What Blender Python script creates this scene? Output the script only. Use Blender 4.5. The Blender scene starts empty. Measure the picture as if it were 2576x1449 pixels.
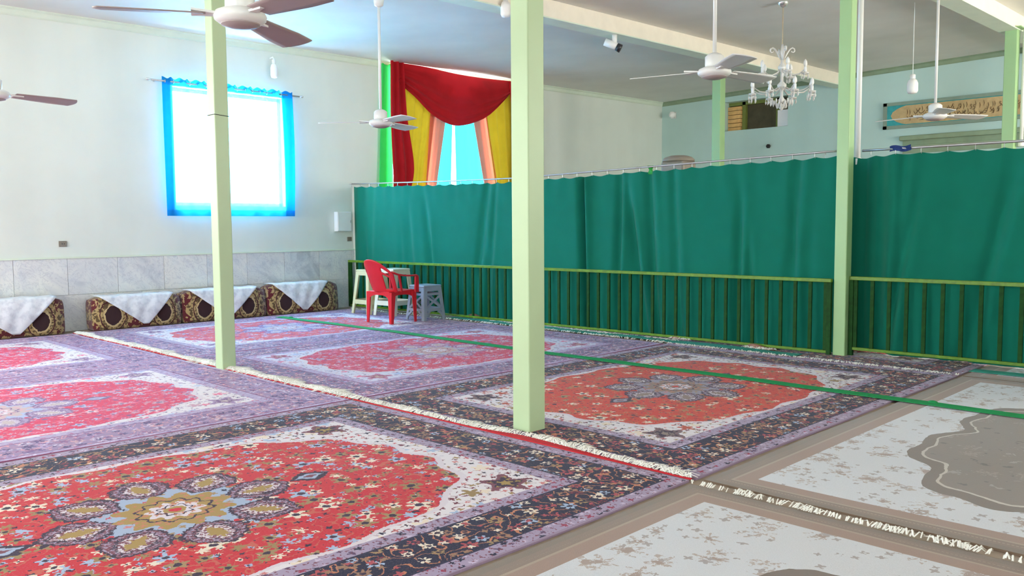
import bpy, bmesh, math, random
import numpy as np
from mathutils import Vector, Matrix
random.seed(7)
PI = math.pi
S = bpy.context.scene
COL = S.collection

# ------------------------------------------------------------------ camera
FPX, PITCH, ROLL, YAW, CAMZ = 2152.4, .0735, -.00646, .77745, 1.32
_cy, _sy, _cp, _sp = math.cos(YAW), math.sin(YAW), math.cos(PITCH), math.sin(PITCH)
FW = Vector((-_sy*_cp, _cy*_cp, -_sp)); RT0 = Vector((_cy, _sy, 0)); UP0 = RT0.cross(FW)
RT = math.cos(ROLL)*RT0 + math.sin(ROLL)*UP0
UP = -math.sin(ROLL)*RT0 + math.cos(ROLL)*UP0
cam = bpy.data.cameras.new('camera'); camo = bpy.data.objects.new('camera', cam); COL.objects.link(camo)
cam.sensor_width = 36; cam.lens = FPX/2576*36; cam.clip_start = .05; cam.clip_end = 200
m = Matrix.Identity(4)
for i in range(3):
    m[i][0], m[i][1], m[i][2] = RT[i], UP[i], -FW[i]
m[2][3] = CAMZ
camo.matrix_world = m
S.camera = camo

def on(px, py, ax, val):
    """survey helper: the point where the sight line of a photo pixel meets the plane axis=val"""
    d = RT*((px-1288)/FPX) - UP*((py-724.5)/FPX) + FW
    o = Vector((0, 0, CAMZ)); t = (val-o[ax])/d[ax]
    return o + d*t

# ------------------------------------------------------------------ view, sky and daylight
S.view_settings.view_transform = 'Standard'; S.view_settings.look = 'None'
S.view_settings.exposure = 0.22; S.view_settings.gamma = 1.0; S.view_settings.use_curve_mapping = False
world = bpy.data.worlds.new('sky'); S.world = world; world.use_nodes = True
bg = world.node_tree.nodes['Background']; bg.inputs[0].default_value = (.86, .94, 1, 1); bg.inputs[1].default_value = 9.0

def area(name, loc, direction, w, h, power, color=(1, 1, 1), spread=180):
    l = bpy.data.lights.new(name, 'AREA'); l.shape = 'RECTANGLE'; l.size = w; l.size_y = h
    l.energy = power; l.color = color; l.spread = math.radians(spread)
    o = bpy.data.objects.new(name, l); COL.objects.link(o)
    o.location = loc; o.rotation_euler = Vector(direction).to_track_quat('-Z', 'Z').to_euler()
    return o
XW, XE, YS, YN = -11.69, 4.6, -5.2, 16.92        # room walls
SOUTH_WIN = [(-10.4, -8.4), (-7.0, -5.0), (-1.6, .4)]
EAST_WIN = [(9.6, 11.4), (12.6, 14.6)]
EAST_WIN2 = [(-2.5, -.5)]
for a, b in SOUTH_WIN:
    area('daylight_south', ((a+b)/2, YS-.16, 2.2), (0, 1, -.12), b-a-.1, 1.9, 190 if b < -4 else 60, (.97, .985, 1))
for a, b in EAST_WIN:
    area('daylight_east', (XE+.16, (a+b)/2, 2.2), (-1, 0, .9), b-a-.1, 1.9, 340, (1, .90, .78))
for a, b in EAST_WIN2:
    area('daylight_east', (XE+.16, (a+b)/2, 2.2), (-1, 0, .05), b-a-.1, 1.9, 130, (1, .96, .90))
area('daylight_west', (XW-.45, .3, 2.4), (1, 0, -.15), 1.6, 1.6, 160, (.93, .98, 1))
area('daylight_blue_window', (XW-.5, 6.1, 2.5), (1, 0, -.1), 2.0, 2.0, 600, (.97, .99, 1))
area('daylight_draped_window', (XW-.5, 10.4, 2.6), (1, 0, 0), 2.8, 2.7, 120, (.97, .99, 1))

# ------------------------------------------------------------------ node helper
class V:
    """a float socket with arithmetic"""
    nt = None
    def __init__(s, sock): s.s = sock
    @staticmethod
    def m(op, *a, clamp=False):
        n = V.nt.nodes.new('ShaderNodeMath'); n.operation = op; n.use_clamp = clamp
        for i, x in enumerate(a):
            if isinstance(x, V): V.nt.links.new(x.s, n.inputs[i])
            else: n.inputs[i].default_value = x
        return V(n.outputs[0])
    def __add__(s, o): return V.m('ADD', s, o)
    __radd__ = __add__
    def __sub__(s, o): return V.m('SUBTRACT', s, o)
    def __rsub__(s, o): return V.m('SUBTRACT', o, s)
    def __mul__(s, o): return V.m('MULTIPLY', s, o)
    __rmul__ = __mul__
    def __truediv__(s, o): return V.m('DIVIDE', s, o)
    def __lt__(s, o): return V.m('LESS_THAN', s, o)
    def __gt__(s, o): return V.m('GREATER_THAN', s, o)
    def abs(s): return V.m('ABSOLUTE', s)
    def sqrt(s): return V.m('SQRT', s)
    def sin(s): return V.m('SINE', s)
    def cos(s): return V.m('COSINE', s)
    def fract(s): return V.m('FRACT', s)
def vmin(a, b): return V.m('MINIMUM', a, b)
def vmax(a, b): return V.m('MAXIMUM', a, b)
def between(x, a, b): return (x > a)*(x < b)
def C4(c): return (c[0], c[1], c[2], 1)
def srgb(r, g, b):
    f = lambda c: c/12.92 if c <= .04045 else ((c+.055)/1.055)**2.4
    return (f(r/255), f(g/255), f(b/255))
def mixc(f, a, b):
    n = V.nt.nodes.new('ShaderNodeMix'); n.data_type = 'RGBA'
    if isinstance(f, V): V.nt.links.new(f.s, n.inputs[0])
    else: n.inputs[0].default_value = f
    for i, x in ((6, a), (7, b)):
        if isinstance(x, tuple): n.inputs[i].default_value = C4(x)
        else: V.nt.links.new(x, n.inputs[i])
    return n.outputs[2]
def texco(kind='Object'):
    n = V.nt.nodes.new('ShaderNodeTexCoord'); return n.outputs[kind]
def sepxyz(v):
    n = V.nt.nodes.new('ShaderNodeSeparateXYZ'); V.nt.links.new(v, n.inputs[0])
    return V(n.outputs[0]), V(n.outputs[1]), V(n.outputs[2])
def comb(x, y, z=0.0):
    n = V.nt.nodes.new('ShaderNodeCombineXYZ')
    for i, a in enumerate((x, y, z)):
        if isinstance(a, V): V.nt.links.new(a.s, n.inputs[i])
        else: n.inputs[i].default_value = a
    return n.outputs[0]
def noise(vec, scale, detail=2, rough=.5, dist=0.0):
    n = V.nt.nodes.new('ShaderNodeTexNoise'); V.nt.links.new(vec, n.inputs['Vector'])
    n.inputs['Scale'].default_value = scale; n.inputs['Detail'].default_value = detail
    n.inputs['Roughness'].default_value = rough; n.inputs['Distortion'].default_value = dist
    return V(n.outputs[0])
def ramp(f, stops, interp='LINEAR'):
    n = V.nt.nodes.new('ShaderNodeValToRGB'); V.nt.links.new(f.s, n.inputs[0])
    cr = n.color_ramp; cr.interpolation = interp
    while len(cr.elements) < len(stops): cr.elements.new(.5)
    for e, (p, c) in zip(cr.elements, stops): e.position = p; e.color = C4(c)
    return n.outputs[0]
def palette(f, cols):
    return ramp(f, [(i/len(cols), c) for i, c in enumerate(cols)], 'CONSTANT')
def newmat(name):
    mt = bpy.data.materials.new(name); mt.use_nodes = True; V.nt = mt.node_tree
    b = mt.node_tree.nodes['Principled BSDF']
    return mt, b
def setc(b, inp, v):
    if isinstance(v, tuple): b.inputs[inp].default_value = C4(v)
    elif isinstance(v, V): V.nt.links.new(v.s, b.inputs[inp])
    elif isinstance(v, (int, float)): b.inputs[inp].default_value = v
    else: V.nt.links.new(v, b.inputs[inp])
def bump(b, h, strength=.3, dist=.01):
    n = V.nt.nodes.new('ShaderNodeBump'); n.inputs['Strength'].default_value = strength; n.inputs['Distance'].default_value = dist
    V.nt.links.new(h.s, n.inputs['Height']); V.nt.links.new(n.outputs[0], b.inputs['Normal'])
def simple(name, col, rough=.5, metal=0, var=.06, vscale=6, bumps=0, bscale=80, spec=.5, sheen=0, coat=0):
    mt, b = newmat(name)
    tc = texco(); n = noise(tc, vscale, 3)
    d = tuple(max(0, c*(1-var)) for c in col); l = tuple(min(1, c*(1+var)) for c in col)
    setc(b, 'Base Color', ramp(n, [(.3, d), (.7, l)]))
    setc(b, 'Roughness', rough); setc(b, 'Metallic', metal); setc(b, 'Specular IOR Level', spec)
    if sheen: setc(b, 'Sheen Weight', sheen)
    if coat: setc(b, 'Coat Weight', coat)
    if bumps: bump(b, noise(tc, bscale, 3), bumps, .004)
    return mt
def cloth_trans(name, col, trans=.4, clear=0.0, weave=400, var=.08, tcol=None):
    """woven cloth: diffuse front, light bleeding through, optionally see-through weave"""
    mt, b = newmat(name); nt = mt.node_tree
    tc = texco(); n = noise(tc, 5, 3)
    d = tuple(c*(1-var) for c in col); l = tuple(min(1, c*(1+var)) for c in col)
    setc(b, 'Base Color', ramp(n, [(.3, d), (.7, l)])); setc(b, 'Roughness', .85); setc(b, 'Specular IOR Level', .15); setc(b, 'Sheen Weight', .1)
    bump(b, noise(tc, weave, 2), .15, .002)
    out = nt.nodes['Material Output']
    t = nt.nodes.new('ShaderNodeBsdfTranslucent'); t.inputs[0].default_value = C4(tcol or col)
    mx = nt.nodes.new('ShaderNodeMixShader'); mx.inputs[0].default_value = trans
    nt.links.new(b.outputs[0], mx.inputs[1]); nt.links.new(t.outputs[0], mx.inputs[2])
    last = mx
    if clear:
        tr = nt.nodes.new('ShaderNodeBsdfTransparent'); m2 = nt.nodes.new('ShaderNodeMixShader'); m2.inputs[0].default_value = clear
        nt.links.new(mx.outputs[0], m2.inputs[1]); nt.links.new(tr.outputs[0], m2.inputs[2]); last = m2
    nt.links.new(last.outputs[0], out.inputs[0])
    return mt

# ------------------------------------------------------------------ materials
M = {}
def wallmat(name, col, streak=.05):
    mt, b = newmat(name); tc = texco()
    x, y, z = sepxyz(tc)
    st = noise(comb(x*1.0, y*1.0, z*.12), 1.3, 3)
    n = noise(tc, 2.2, 4)
    f = (st*.65+n*.35)
    setc(b, 'Base Color', ramp(f, [(.35, tuple(c*(1-streak*1.6) for c in col)), (.62, col)]))
    setc(b, 'Roughness', .6); setc(b, 'Specular IOR Level', .3)
    return mt
M['wall'] = wallmat('pale_mint_wall_paint', (.78, .82, .75))
M['wall_far_shaded'] = wallmat('shaded_mint_wall_paint', (.52, .69, .64))  # same mint paint with dimness and green curtain bounce mixed in
M['ceiling'] = wallmat('ceiling_paint', (.80, .78, .73))
M['beam'] = simple('cream_beam_paint', (.93, .85, .72), .55, var=.03)
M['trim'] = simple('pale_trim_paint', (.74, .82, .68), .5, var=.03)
M['pillar'] = simple('pale_green_enamel', srgb(182, 202, 160), .38, var=.03, vscale=3)
M['pillar_far'] = simple('green_enamel', srgb(160, 196, 140), .4, var=.03, vscale=3)
M['cement'] = simple('floor_cement', (.36, .28, .22), .8, var=.2)
M['rod'] = simple('grey_steel', (.45, .45, .46), .35, .7)
M['white_plastic'] = simple('white_plastic', (.84, .84, .82), .35, var=.02)
M['cream_plastic'] = simple('cream_plastic', srgb(214, 203, 158), .45, var=.04)
M['ivory_plastic'] = simple('ivory_plastic', srgb(226, 222, 200), .45, var=.04)
M['grey_plastic'] = simple('grey_plastic', srgb(150, 158, 172), .45, var=.05)
M['red_plastic'] = simple('red_plastic', srgb(214, 34, 48), .35, var=.05)
M['dark'] = simple('dark_plastic', (.02, .02, .025), .4)
M['fan_white'] = simple('fan_white_enamel', (.80, .78, .76), .3, var=.03)
M['fan_blade'] = simple('fan_blade_enamel', (.37, .29, .28), .45, var=.03)
M['chrome'] = simple('fan_metal', (.75, .75, .74), .25, .8)
M['rail'] = simple('top_lit_green_rail_paint', srgb(96, 134, 22), .4, var=.2, vscale=25)  # light on the rail tops put into a lighter yellowish green
M['bar'] = simple('dark_green_bar_paint', srgb(26, 70, 24), .65, var=.25, vscale=25, spec=.2)
M['curtain'] = cloth_trans('teal_green_curtain_cloth', srgb(17, 116, 96), .12, var=.05)
M['ribbon'] = simple('emerald_ribbon', srgb(14, 146, 80), .7, var=.08)
M['ribbon_teal'] = simple('teal_cloth_strip', srgb(52, 146, 128), .8, var=.1)
M['blue'] = cloth_trans('sky_blue_sheer_cloth', (.008, .36, .74), .62, .16, tcol=(.03, .50, .95))
M['blue_hem'] = cloth_trans('sky_blue_hem_cloth', (.008, .27, .60), .35, .0, tcol=(.01, .40, .85))
M['red'] = cloth_trans('crimson_drape_cloth', srgb(176, 22, 32), .05, var=.08)
M['yellow'] = cloth_trans('golden_yellow_drape_cloth', srgb(196, 170, 40), .05, var=.06)
M['orange'] = cloth_trans('salmon_orange_drape_cloth', srgb(240, 120, 92), .22, var=.04)
M['green_sheer'] = cloth_trans('mint_green_sheer_cloth', srgb(70, 222, 124), .5, var=.04)
M['cyan'] = cloth_trans('cyan_sheer_cloth', (.02, .45, .75), .5, .0, tcol=(.03, .55, .90))
M['fringe'] = simple('white_cotton_fringe', (.86, .83, .77), .9, var=.08, vscale=30)
M['redband'] = simple('red_selvage', srgb(190, 20, 36), .8, var=.15, vscale=30)
M['brownrug'] = simple('brown_rug_back', srgb(160, 112, 96), .9, var=.25, vscale=25)
M['glassy'] = None
mt, b = newmat('crystal_glass'); setc(b, 'Base Color', (.93, .90, .86)); setc(b, 'Roughness', .12); setc(b, 'Transmission Weight', .25); setc(b, 'IOR', 1.5); setc(b, 'Specular IOR Level', .9)
_n = noise(texco(), 40, 2); bump(b, _n, .3, .004); M['glassy'] = mt
mt, b = newmat('window_glass'); nt = mt.node_tree
tr = nt.nodes.new('ShaderNodeBsdfTransparent'); tr.inputs[0].default_value = (.95, .98, .98, 1)
mx = nt.nodes.new('ShaderNodeMixShader'); mx.inputs[0].default_value = .06
setc(b, 'Roughness', noise(texco(), 4, 1)*.05+.02); setc(b, 'Base Color', (.8, .9, .9))
nt.links.new(tr.outputs[0], mx.inputs[1]); nt.links.new(b.outputs[0], mx.inputs[2]); nt.links.new(mx.outputs[0], nt.nodes['Material Output'].inputs[0]); M['glass'] = mt

# marble dado slabs: tone differs per slab
mt, b = newmat('grey_marble'); tc = texco()
oi = V.nt.nodes.new('ShaderNodeObjectInfo'); rnd = V(oi.outputs['Random'])
x, y, z = sepxyz(tc)
vec = comb(x + rnd*37, y + rnd*53, z*1.3 + y*.5 + rnd*11)
n1 = noise(vec, 2.2, 5, .6, 1.2); n2 = noise(vec, 5.5, 4, .6, 2.0)
base = ramp(n1*.75 + rnd*.2, [(.28, (.46, .48, .53)), (.42, (.68, .69, .71)), (.62, (.80, .80, .77))])
vein = (n2-.5).abs() < .018
setc(b, 'Base Color', mixc(vein*.35, base, (.42, .43, .49))); setc(b, 'Roughness', .3); M['marble'] = mt

# ---- rug patterns -------------------------------------------------
def flowers(u, v, scale, seed, size, petals=5):
    """scattered petalled flowers: petal mask, heart mask, random number per flower"""
    n = V.nt.nodes.new('ShaderNodeTexVoronoi'); n.voronoi_dimensions = '2D'; n.feature = 'F1'
    uu = u*scale+seed; vv = v*scale+seed*1.7
    V.nt.links.new(comb(uu, vv), n.inputs['Vector']); n.inputs['Scale'].default_value = 1; n.inputs['Randomness'].default_value = .8
    px, py, _ = sepxyz(n.outputs['Position'])
    dx, dy = uu-px, vv-py
    r = V(n.outputs['Distance']); th = V.m('ARCTAN2', dy, dx)
    cr, cg, _ = sepxyz(n.outputs['Color'])
    rr = size*(.55+.45*cg)
    petal = r < rr*(.72+.28*(th*petals+cg*20).cos())
    heart = r < rr*.33
    return petal, heart, cr
def rug_mat(name, P, hw, hl):
    mt, b = newmat(name); tc = texco(); x, y, z = sepxyz(tc)
    w1 = noise(tc, 14, 2)-.5; w2 = noise(comb(x+9, y+4), 14, 2)-.5
    u = x+w1*.03+(noise(tc, 70, 2)-.5)*.022; v = y+w2*.03+(noise(comb(x+3, y+7), 70, 2)-.5)*.022
    d = vmin(hw-x.abs(), hl-y.abs())
    # floral layers shared by the zones
    pA, hA, rA = flowers(u, v, 6.6, 3.1, .44)
    pB, hB, rB = flowers(u, v, 18, 8.3, .42, 4)
    pC, hC, rC = flowers(u, v, 10.5, 21.7, .50, 6)
    vine = ((noise(comb(u, v), 6, 1)*7).fract()-.5).abs() < .07
    # field: red oval with scalloped rim on ivory spandrels
    th = V.m('ARCTAN2', v*.7, u)
    q = V.m('POWER', V.m('POWER', (u/P['ow']).abs(), 2.3)+V.m('POWER', (v/P['ol']).abs(), 2.3), .4348)
    q = q + (th*16).cos()*.022 + (th*4).cos()*.02
    red = mixc(noise(tc, 5, 3), P['red'], P['red2'])
    f = mixc(vine*.5, red, P['vine'])
    f = mixc(pB, f, palette(rB, P['specks']))
    f = mixc(hB, f, P['dark'])
    f = mixc(pC*(rC > .55)*(noise(comb(u, v), 40, 2) > .42), f, palette(rC, P['flowers']))
    f = mixc(pA*(rA > .25), f, palette(rA, P['flowers']))
    f = mixc(hA*(rA > .25), f, P['dark'])
    iv = mixc(pB*(rB > .12), P['ivory'], palette(rB, P['ispecks']))
    iv = mixc(vine*(noise(comb(u, v), 24, 2) > .52), iv, P['petal'])
    iv = mixc(pA*(rA > .62), iv, palette(rA, P['flowers']))
    cu, cv = (u.abs()-(hw-.66)), (v.abs()-(hl-.68))
    ck = (cu*cu+cv*cv).sqrt()*(1.25-.35*(V.m('ARCTAN2', cv, cu)*5).cos())+(noise(comb(u, v), 28, 2)-.5)*.09
    iv = mixc(ck < .13, iv, P['petal'])
    iv = mixc(ck < .09, iv, mixc(pB, P['dark'], P['gold']))
    iv = mixc(ck < .035, iv, P['gold'])
    col = mixc(q < 1.0, iv, f)
    col = mixc(between(q, .985, 1.012), col, P['ivory2'])
    # central medallion: eight palmettes around a blue rosette with a gold star
    r = (u*u+v*v*.90).sqrt(); tm = V.m('ARCTAN2', v, u)
    ta = ((tm/(2*PI)*8+16.5).fract()-.5)*(2*PI/8)
    lx, ly = r*ta.cos()-.405, (r*ta.sin()).abs()
    leaf = (lx*lx)/(.165*.165)+ly/.150+(noise(comb(u, v), 34, 3, .7)-.5)*.75
    col = mixc(r < (.37+.03*(tm*24).cos()), col, mixc(pB*(rB > .35), P['blue'], palette(rB, P['ispecks'])))
    col = mixc(leaf < 1.0, col, P['dark'])
    col = mixc(leaf < .84, col, mixc(noise(comb(u, v), 70, 2) > .52, P['petal'], P['guard']))
    col = mixc(between(leaf, .50, .60), col, P['dark'])
    col = mixc(leaf < .50, col, mixc(noise(comb(u, v), 60, 2) > .50, P['ivory2'], P['petal']))
    col = mixc(leaf < .24, col, P['gold'])
    col = mixc(r < (.235+.03*(tm*12).cos()), col, mixc(pB, P['gold'], P['vine']))
    col = mixc(between(r-.014*(tm*12).cos(), .148, .160), col, P['dark'])
    col = mixc(r < (.115+.015*(tm*10).cos()), col, mixc(pB, P['ivory2'], P['vine']))
    col = mixc(between(r-.010*(tm*8).cos(), .066, .076), col, P['dark'])
    col = mixc(r < .05, col, P['gold'])
    col = mixc(r < .026, col, P['red'])
    pu, pv = u.abs(), (v.abs()-.72).abs()
    pend = pu/.085+pv/.13+(noise(comb(u, v), 26, 2)-.5)*.5
    col = mixc(pend < 1, col, P['dark'])
    col = mixc(pend < .62, col, P['blue'])
    col = mixc(pend < .3, col, P['petal'])
    # borders
    bd = mixc(vine, P['border'], P['vine'])
    bd = mixc(pC, bd, palette(rC, P['bflowers']))
    bd = mixc(hC, bd, P['dark'])
    bd = mixc(pB*(rB > .45), bd, palette(rB, P['bflowers']))
    gd = mixc(pB*(rB > .12), P['guard'], palette(rB, P['gspecks']))
    gd = mixc((noise(comb(x, y), 55, 2) > .60), gd, P['petal'])
    col = mixc(d < P['b3'], col, gd)
    col = mixc(between(d, P['b2']-.006, P['b2']+.008), mixc(d < P['b2'], col, bd), P['line'])
    col = mixc(d < P['b1'], col, gd)
    col = mixc(between(d, P['b1']-.006, P['b1']+.006), col, P['line'])
    col = mixc(d < .012, col, P['edge'])
    # pile: fine speckle of knots
    kn = noise(comb(x*1.0, y*.5), 220, 2)
    col2 = mixc((kn-.5)*.5, col, P['haze'])
    setc(b, 'Base Color', col2); setc(b, 'Roughness', .95); setc(b, 'Specular IOR Level', .12); setc(b, 'Sheen Weight', P.get('sheen', .10)); setc(b, 'Sheen Roughness', .4)
    bump(b, noise(tc, 160, 2)+pA*.15, .25, .004)
    return mt
NAVY = srgb(30, 30, 58); CREAM = srgb(226, 208, 190); GOLD = srgb(158, 128, 90); LBLUE = srgb(162, 178, 206); PINK = srgb(206, 120, 140)
RUG_RED = dict(ow=.98, ol=1.42, b1=.10, b2=.40, b3=.50, red=srgb(198, 28, 54), red2=srgb(196, 44, 50), vine=srgb(190, 120, 90),
    specks=[srgb(202, 40, 54), srgb(200, 44, 54), CREAM, NAVY, srgb(204, 50, 60), GOLD, LBLUE], flowers=[GOLD, CREAM, GOLD, srgb(150, 122, 80), LBLUE, CREAM], dark=srgb(52, 34, 58),
    ivory=srgb(222, 212, 216), ivory2=srgb(214, 200, 208), ispecks=[srgb(200, 190, 200), srgb(110, 40, 56), NAVY, srgb(190, 70, 80), GOLD, srgb(200, 120, 120)],
    petal=srgb(120, 66, 80), blue=srgb(160, 172, 198), gold=srgb(164, 132, 72), border=NAVY, bflowers=[srgb(120, 44, 60), GOLD, LBLUE, CREAM, srgb(172, 74, 82), NAVY, srgb(150, 112, 90)],
    guard=srgb(164, 146, 172), gspecks=[srgb(90, 64, 96), srgb(150, 50, 76), srgb(196, 176, 200), NAVY], line=srgb(40, 38, 66), edge=srgb(150, 128, 150), haze=srgb(206, 160, 176))
RUG_ORANGE = dict(RUG_RED, red=srgb(206, 50, 48), red2=srgb(204, 74, 48), specks=[srgb(206, 60, 50), srgb(200, 70, 50), srgb(206, 60, 50), srgb(210, 130, 90), srgb(204, 50, 50), GOLD, srgb(150, 60, 60)],
    flowers=[srgb(200, 90, 60), srgb(190, 120, 80), srgb(206, 70, 60), GOLD, srgb(180, 80, 60), CREAM], petal=srgb(120, 90, 96), blue=srgb(150, 140, 156), gold=srgb(140, 118, 110))
RUG_PINK_GLARE = dict(RUG_RED, b1=.06, red=srgb(208, 40, 84), red2=srgb(214, 54, 96), vine=srgb(214, 150, 160), specks=[srgb(212, 60, 100), srgb(208, 46, 90), srgb(226, 190, 206), srgb(212, 60, 100), srgb(180, 60, 110), srgb(210, 150, 180)],  # mauve border is its own; pink and lavender tones have pile glare mixed in
    flowers=[srgb(214, 70, 110), srgb(226, 190, 200), srgb(206, 60, 104), srgb(196, 150, 170), srgb(170, 180, 212), srgb(220, 120, 150)], dark=srgb(120, 86, 130), petal=srgb(160, 130, 170), blue=srgb(168, 174, 206), gold=srgb(190, 168, 170),
    border=srgb(150, 124, 160), bflowers=[srgb(110, 90, 140), srgb(204, 160, 166), srgb(176, 150, 190), srgb(80, 66, 110), srgb(200, 184, 206), srgb(140, 90, 130)], guard=srgb(176, 158, 190), gspecks=[srgb(150, 120, 160), srgb(170, 100, 140), srgb(200, 184, 210), srgb(120, 100, 150)],
    line=srgb(130, 80, 120), edge=srgb(150, 84, 120), haze=srgb(220, 190, 210), ispecks=[srgb(210, 200, 214), srgb(120, 100, 130), srgb(90, 84, 120), srgb(200, 160, 170), srgb(170, 150, 180), srgb(220, 210, 220)])
RUG_SALMON_GLARE = dict(RUG_PINK_GLARE, red=srgb(216, 84, 96), red2=srgb(212, 96, 100), specks=[srgb(214, 96, 106), srgb(210, 80, 96), srgb(214, 96, 106), srgb(226, 150, 156), srgb(200, 80, 100), srgb(214, 130, 140)],
    border=srgb(140, 122, 150), blue=srgb(160, 164, 190), guard=srgb(170, 156, 180))  # salmon tones also carry the pile glare in their colour
RUG_CRIMSON_GLARE = dict(RUG_PINK_GLARE, red=srgb(196, 40, 76), red2=srgb(204, 60, 84), border=srgb(124, 104, 134), ivory=srgb(206, 200, 216), blue=srgb(170, 160, 182), petal=srgb(180, 110, 140), dark=srgb(150, 70, 100), gold=srgb(186, 150, 140))  # glare on the pile included in these crimson and lavender tones
def beige_mat(name, hw, hl):
    mt, b = newmat(name); tc = texco(); x, y, z = sepxyz(tc)
    w1 = noise(tc, 7, 3)-.5; w2 = noise(comb(x+9, y+4), 7, 3)-.5
    u = x+w1*.05; v = y+w2*.05
    d = vmin(hw-x.abs(), hl-y.abs())
    white = srgb(202, 200, 204); taupe = srgb(128, 104, 88); tan = srgb(160, 136, 114); rose = srgb(148, 116, 100); dk = srgb(96, 78, 70)
    blot = noise(tc, 5.5, 4, .6)
    n2 = noise(tc, 16, 3, .65)
    pA, hA, rA = flowers(u+w2*.12, v+w1*.12, 5.5, 3.3, .50, 7)
    pB, hB, rB = flowers(u, v, 15, 9.1, .42, 4)
    fine = noise(tc, 45, 3, .7)
    wf = mixc(pA*(rA > .40)*(fine > .50)*(n2 > .40), white, srgb(172, 154, 146))
    wf = mixc(hA*(rA > .45)*(fine > .42), wf, srgb(158, 136, 126))
    wf = mixc(pB*(rB > .72)*(blot > .47), wf, srgb(160, 148, 146))
    # scalloped brown centre
    th = V.m('ARCTAN2', v*.72, u)
    q = V.m('POWER', V.m('POWER', (u/(hw-.55)).abs(), 3)+V.m('POWER', (v/(hl-.55)).abs(), 3), .3333)
    q = q + (th*8).cos()*.05 + (th*16).cos()*.03
    lobe = noise(tc, 9, 3)
    brown = mixc((blot > .62)*(n2 > .5), srgb(122, 104, 92), srgb(148, 130, 118))
    brown = mixc((lobe > .63)*(n2 > .52), brown, dk)
    brown = mixc(pA*(rA > .6)*(fine > .5), brown, srgb(142, 122, 110))
    col = mixc(q < 1.0, wf, brown)
    col = mixc(between(q, .93, 1.0), col, srgb(108, 88, 74))
    col = mixc(between(q, .915, .93), col, srgb(186, 170, 156))
    col = mixc(d < .20, col, rose)
    col = mixc(d < .115, col, tan)
    col = mixc(d < .10, col, taupe)
    col = mixc(between(d, .070, .076)*((y*60).fract() > .4)*((x*60).fract() > .4), col, tan)
    col = mixc(d < .045, col, srgb(120, 100, 84))
    kn = noise(tc, 240, 2)
    setc(b, 'Base Color', mixc((kn-.5)*.35+.05, col, srgb(90, 78, 70))); setc(b, 'Roughness', .95); setc(b, 'Specular IOR Level', .1); setc(b, 'Sheen Weight', .25)
    bump(b, noise(tc, 180, 2)+(q < 1.0)*.3, .25, .004)
    return mt
# cushion cover: two eye-like medallions
mt, b = newmat('maroon_gold_cushion_plush'); tc = texco(); x, y, z = sepxyz(tc)
nn = noise(tc, 16, 3)-.5
yy = ((y.abs()-.33)*1.0)+nn*.05; zz = (z-.19)*.80+nn*.04
r = (yy*yy+zz*zz).sqrt(); tt = V.m('ARCTAN2', zz, yy)
mar = srgb(70, 18, 26); gold = srgb(176, 148, 100); dkg = srgb(92, 72, 44)
col = mixc(noise(tc, 30, 3) > .52, gold, dkg)
col = mixc(between(r, .10, .116), col, srgb(200, 176, 130))
col = mixc(r < .10, col, srgb(48, 16, 22))
col = mixc(between(r, .15, .165), col, mar)
col = mixc((r > .235+.03*(tt*6).cos()), col, mixc(noise(tc, 22, 2) > .56, srgb(92, 20, 30), gold))
setc(b, 'Base Color', col); setc(b, 'Roughness', .9); setc(b, 'Sheen Weight', .3); bump(b, noise(tc, 120, 3), .4, .004); M['cushion'] = mt
mt, b = newmat('white_lace_cloth'); tc = texco(); n = noise(tc, 14, 4)
setc(b, 'Base Color', ramp(n, [(.35, (.62, .64, .70)), (.55, (.80, .82, .86))])); setc(b, 'Roughness', .8); bump(b, noise(tc, 90, 3), .3, .003); M['lace'] = mt
M['brick'] = simple('warm_lit_brick', srgb(226, 178, 112), .8, var=.15, vscale=12, bumps=.3)  # warm light on the bricks put into a lighter orange
M['mortar'] = simple('brick_mortar', srgb(110, 90, 60), .9)
M['darkpanel'] = simple('dark_brown_panel', srgb(84, 76, 54), .7, var=.2)
M['olive'] = simple('olive_frame_paint', srgb(120, 130, 60), .6)
M['board'] = simple('white_board', (.9, .9, .92), .5, var=.02)
M['banner_tan'] = simple('tan_banner_cloth', srgb(196, 168, 122), .8, var=.12, vscale=14)
M['banner_teal'] = simple('teal_banner_print', srgb(60, 160, 162), .8, var=.1, vscale=14)
M['banner_frame'] = simple('grey_green_frame', srgb(132, 150, 134), .6, var=.06)
M['ink'] = simple('calligraphy_ink', srgb(108, 84, 56), .8)
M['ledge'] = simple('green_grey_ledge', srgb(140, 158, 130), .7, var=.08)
M['unit'] = simple('grey_beige_casing', srgb(136, 126, 114), .5, var=.05)
M['candle'] = simple('white_candle_sleeve', (.9, .9, .92), .4, var=.02)
M['brass'] = simple('pale_brass', (.80, .66, .48), .25, .8)
M['bulb'] = simple('frosted_bulb', (.92, .90, .88), .3, var=.02)

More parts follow.
